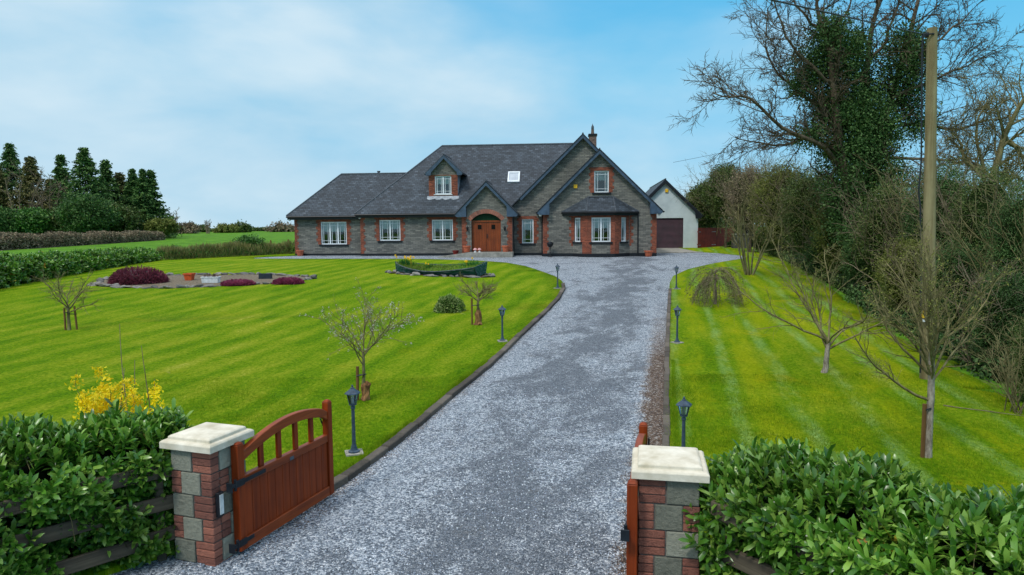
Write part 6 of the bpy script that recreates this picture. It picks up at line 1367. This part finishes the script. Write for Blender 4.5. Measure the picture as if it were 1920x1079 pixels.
L1 = [([(1602, 480, 0), (1592, 380, 0), (1576, 260, -.3), (1562, 150, -.4), (1546, 60, -.5), (1532, -30, -.6)], .28, .05, 22),
      ([(1612, 480, .2), (1622, 380, .3), (1642, 300, .5), (1658, 220, .5), (1684, 130, .8), (1716, 40, 1), (1738, -50, 1.2)], .27, .05, 24),
      ([(1598, 480, .5), (1604, 330, .6), (1612, 230, .8), (1622, 130, 1), (1642, 30, 1.2), (1652, -50, 1.2)], .24, .05, 22),
      ([(1586, 330, 0), (1550, 276, -.5), (1500, 254, -1), (1462, 236, -1.3), (1412, 180, -1.6), (1372, 186, -1.6), (1338, 176, -1.6)], .11, .025, 26),
      ([(1576, 300, .3), (1530, 256, .3), (1480, 264, .4), (1424, 272, .5), (1376, 256, .5)], .09, .02, 20),
      ([(1567, 215, 0), (1512, 182, .5), (1462, 146, .8), (1432, 96, 1), (1440, 20, 1)], .08, .02, 20),
      ([(1560, 160, -.5), (1502, 112, -.8), (1466, 60, -1), (1452, -10, -1.2)], .08, .02, 18),
      ([(1552, 96, 0), (1578, 44, .3), (1602, -30, .5)], .09, .02, 12), ([(1620, 130, 0), (1668, 60, 0), (1694, -20, 0)], .09, .02, 12), ([(1540, 60, -.2), (1500, 20, -.3), (1480, -30, -.3)], .07, .02, 10),
      ([(1690, 120, 0), (1742, 90, -.3), (1792, 52, -.5), (1826, 18, -.6)], .08, .02, 18),
      ([(1662, 235, 0), (1722, 232, .6), (1790, 246, 1), (1850, 226, 1.2), (1902, 214, 1.4)], .09, .02, 24),
      ([(1672, 185, 0), (1742, 152, -.3), (1800, 132, -.4), (1852, 104, -.5)], .08, .02, 20),
      ([(1652, 292, 0), (1722, 302, -.5), (1800, 296, -.9), (1866, 304, -1)], .08, .02, 20), ([(1650, 330, 0), (1700, 350, -.6), (1760, 330, -1)], .10, .02, 12)]
IV = [(1540, 150, 42, 58, 60), (1552, 72, 28, 40, 36), (1592, 110, 30, 54, 50), (1512, 132, 24, 48, 26), (1590, 205, 50, 52, 70), (1622, 170, 28, 40, 30), (1632, 245, 42, 50, 54), (1562, 215, 32, 40, 34), (1600, 300, 50, 50, 60), (1650, 255, 34, 56, 40), (1690, 112, 32, 58, 46), (1700, 182, 32, 48, 36), (1716, 100, 22, 40, 20), (1672, 330, 26, 45, 26), (1580, 355, 34, 50, 40), (1520, 256, 26, 11, 14), (1560, 285, 24, 20, 16), (1605, 430, 34, 40, 30), (1640, 355, 38, 42, 36), (1724, 240, 22, 20, 10), (1600, 400, 46, 40, 40)]
big_tree('huge bare tree with its forked trunk and upper limbs smothered in dark ivy', 'ivy_clad_tree', L1, 30, 440, 201, Sb, 0, (1602, 480), IV)
L2 = [([(1872, 470, 0), (1852, 340, 0), (1880, 262, -.3), (1916, 200, -.5), (1970, 130, -.8)], .14, .04, 22), ([(1882, 262, 0), (1934, 296, -.3), (1996, 300, -.3)], .09, .02, 14), ([(1852, 340, 0), (1812, 300, .3), (1780, 250, .4)], .08, .02, 14), ([(1856, 320, 0), (1900, 330, .3), (1950, 360, .3)], .08, .02, 12), ([(1850, 360, 0), (1830, 270, .3), (1850, 180, .4)], .08, .02, 12)]
big_tree('leaning bare tree at the right edge with one long limb against the sky', 'bare_tree', L2, 24, 440, 202, dict(Sb, rmin=.009), 0, (1872, 470), None, bark='barkol')
# thicket along the right boundary: every shrub on its own, far to near
rs = [(1322, 385, 62, 38, 40, 'ivyd', 26, 'rounded dull green shrub behind the garage roofline', 1.2), (1362, 360, 57, 40, 48, 'ivyd', 30, 'olive green shrub above the red fence', 1.2), (1408, 372, 50, 46, 62, 'brush', 46, 'grey-brown leafless shrub behind the many-stemmed tree', .6),
      (1462, 380, 44, 52, 72, 'olive', 40, 'tall olive thicket between the many-stemmed tree and the ivy tree', 1.0), (1520, 400, 37, 54, 80, 'ivyd', 34, 'dark green ivy covered shrub left of the ivy tree trunk', 1.4), (1590, 430, 31.5, 60, 92, 'olive', 44, 'olive twiggy thicket in front of the ivy tree trunk', 1.0),
      (1672, 440, 26, 66, 98, 'ivyd', 40, 'drooping green and brown thicket left of the utility pole', 1.2), (1768, 420, 23, 70, 110, 'ivy', 26, 'dense dark ivy mound right of the utility pole', 1.7), (1850, 430, 20, 64, 118, 'ivyd', 40, 'tangled thicket between the ivy mound and the right edge', 1.3),
      (1925, 470, 17, 70, 130, 'ivy', 24, 'dark green shrub cut off by the right edge', 1.6), (1700, 520, 21.5, 52, 72, 'olive', 34, 'low bramble thicket behind the staked tree', 1.0), (1790, 545, 18.2, 56, 92, 'ivy', 26, 'dark bush behind the dense crown of the staked tree', 1.5),
      (1880, 600, 15.2, 60, 96, 'ivy', 26, 'dark ivy bush overhanging the right lawn', 1.5), (1950, 680, 12.8, 50, 95, 'ivyd', 22, 'green bush at the right border, closest to the gate', 1.3), (1555, 470, 33, 40, 44, 'ivy', 20, 'small dark bush at the foot of the boundary thicket', 1.3), (1625, 490, 27, 42, 50, 'ivy', 20, 'low dark bush under the drooping thicket', 1.3), (1480, 455, 45, 40, 28, 'ivyd', 14, 'low dark scrub beyond the right lawn edge', 1.0), (1440, 452, 50, 26, 20, 'ivyd', 10, 'low scrub beside the concrete tank', 1.0)]
for i, (px, py, Y, rx, ry, m, tw, lb, dn) in enumerate(rs):
    bush(px, py, Y, rx, ry, m, lb, 300 + i, 3.0 if Y > 20 else 2.7, name='thicket_shrub', cat='shrub', group='shrubs along the right boundary', twigs=int(tw * .8), twm=('barkol' if i % 2 else 'twig'), dens=dn * 2.1, per=46, depth=.8)
# bare twiggy shrub at the right lawn edge and two low ones
def twig_shrub(px, py, label, h, n, seed, m='barkol', sp=.5, name='twiggy_shrub'):
    p = G(px, py, .05); root = root_at(name, label, 'shrub', (p.x, p.y, T(p.x, p.y))); rng = np.random.default_rng(seed); out = []
    for k in range(n): a = rng.uniform(0, 6.28); grow(rng, (rng.normal(0, .08), rng.normal(0, .08), 0), (math.cos(a) * sp, math.sin(a) * sp, 1), h * rng.uniform(.6, 1.05), .014, 0, dict(n=[8, 6, 4], wob=[.09, .12, .15], up=[.05, .1, .1], kids=[7, 4], t0=[.2, .2], ang=[34, 36], len=[.4, .45], rad=[.6, .6], rmin=.004), out)
    V, F_ = tubes_np(out); build_np('branches', V, F_, M[m], root); return root
twig_shrub(1908, 776, 'bare brown shrub standing at the right lawn edge', 1.7, 16, 401, 'barkol', .35)
twig_shrub(1830, 690, 'pale tangled brambles at the foot of the right bushes', 1.2, 14, 402, 'twig', .7)
p = G(1370, 466); 
bush(1371, 462, 58, 12, 9, 'holly', 'small bright green bush in front of the red fence', 410, 2.6, nc=50, per=24)
# fallen branch on the right lawn
p = G(1850, 770, .06); fb2 = root_at('fallen_branch', 'thin fallen branch lying on the right lawn', 'branch', (p.x, p.y, T(p.x, p.y) + .08)); rng = np.random.default_rng(5); out = []; grow(rng, (-.6, .3, 0), (1, -.7, 0), 2.0, .012, 0, dict(n=[10, 5], wob=[.06, .1], up=[0, 0], kids=[6], t0=[.2], ang=[25], len=[.25], rad=[.6], rmin=.004), out); V, F_ = tubes_np(out); V[:, 2] = np.clip(V[:, 2], -.01, .06); build_np('wood', V, F_, M['twig'], fb2)
# grass tufts along the kerbs and around the posts: real blades
M['blade'] = leafmat('grass_blade', S(84, 130, 10), S(112, 150, 16), S(152, 164, 36), .7, .35, .1)
def tufts(line, side, n, seed, off=.14, spread=.10, L=.085, W=.005):
    rng = np.random.default_rng(seed); P = np.array(dens(line, .2)); i = rng.integers(0, len(P) - 1, n); q = rng.uniform(0, 1, n)[:, None]; a, b = P[i], P[i + 1]; d = b - a; d /= np.maximum(np.linalg.norm(d, axis=1, keepdims=True), 1e-6); nr = np.stack([-d[:, 1], d[:, 0]], 1) * side
    xy = a * (1 - q) + b * q + nr * (off + np.abs(rng.normal(0, spread, n)))[:, None]; C = np.stack([xy[:, 0], xy[:, 1], Tn(xy[:, 0], xy[:, 1]) + .055], 1); return C
def grass_obj(C, seed, L, W, nm):
    rng = np.random.default_rng(seed); n = len(C); D = np.stack([rng.normal(0, .5, n), rng.normal(0, .5, n), np.ones(n)], 1); D /= np.linalg.norm(D, axis=1, keepdims=True); s = np.cross(D, rng.normal(0, 1, (n, 3))); s /= np.linalg.norm(s, axis=1, keepdims=True); Ls = (L * rng.uniform(.5, 1.3, n))[:, None]
    V = np.stack([C - s * W, C + s * W, C + D * Ls], 1).reshape(-1, 3); o = build_np(nm, V, np.arange(3 * n).reshape(-1, 3), M['blade']); o['kind'] = 'stuff'; return o
C1 = tufts(left_kerb[:9], 1, 7000, 1, .13, .05); C2 = tufts(right_kerb[:5], -1, 6000, 2, .13, .05)
rng = np.random.default_rng(9)
C3 = []
for (x0, x1, y0, y1, n) in ((-8, 5, 7.3, 15, 170000), (2, 11, 5.5, 15, 170000)):
    X = rng.uniform(x0, x1, n); Y_ = y0 + (y1 - y0) * rng.uniform(0, 1, n) ** 1.3; k = inside(lawnp, X, Y_) & ~inside(drive, X, Y_); cl = np.sin(X * 3.1 + np.sin(Y_ * 2.3) * 2) * np.cos(Y_ * 2.7 + X) ; k &= rng.uniform(0, 1, n) < .55 + .45 * cl
    X, Y_ = X[k], Y_[k]; C3.append(np.stack([X, Y_, Tn(X, Y_) + .05], 1))
grass_obj(np.concatenate([C1, C2]), 3, .055, .0045, 'grass'); grass_obj(np.concatenate(C3), 4, .055, .0045, 'grass')
# loose stones on the gravel close to the gate
rng = np.random.default_rng(12); n = 16000; X = rng.uniform(-3.4, 2.2, n); Y_ = 5.2 + 9 * rng.uniform(0, 1, n) ** 1.6; k = inside(drive, X, Y_); X, Y_ = X[k], Y_[k]; n = len(X)
tet = np.array([[1, 0, 0], [-.5, .8, 0], [-.5, -.8, 0], [0, 0, .8], [.2, .1, -.6]]); Fq = np.array([[0, 1, 3], [1, 2, 3], [2, 0, 3], [1, 0, 4], [2, 1, 4], [0, 2, 4]]); a = rng.uniform(0, 6.28, n); s_ = rng.uniform(.006, .015, n)
vx = tet[None] * s_[:, None, None] * rng.uniform(.7, 1.3, (n, 5, 1)); ca, sa = np.cos(a)[:, None], np.sin(a)[:, None]; V = np.stack([vx[:, :, 0] * ca - vx[:, :, 1] * sa + X[:, None], vx[:, :, 0] * sa + vx[:, :, 1] * ca + Y_[:, None], vx[:, :, 2] + Tn(X, Y_)[:, None] + .004], -1).reshape(-1, 3)
F_ = (Fq[None] + (np.arange(n) * 5)[:, None, None]).reshape(-1, 3); o = build_np('gravel', V, F_, leafmat('loose_stone', S(84, 92, 104), S(166, 178, 194), S(240, 244, 248), .8, 0)); o['kind'] = 'stuff'

bush(1348, 436, 68, 62, 30, 'ivyd', 'broad low scrub behind the red fence', 411, 3.0, dens=1.8, name='thicket_shrub', cat='shrub', group='shrubs along the right boundary')
uA_, uB_ = G(1420, 471), G(1960, 770)
for i, (q0, q1, m_n) in enumerate((((1425, 471), (1600, 562), 'ivyd'), ((1600, 566), (1900, 735), 'ivy'))):
    a, b_ = G(*q0), G(*q1); strip('undergrowth', 'low dark ground growth under the boundary shrubs', (a.x + .8, a.y + .5), (b_.x + .8, b_.y + .5), 1.6, .45, m_n, 5000, .11, 420 + i, kind='stuff', cat='undergrowth')
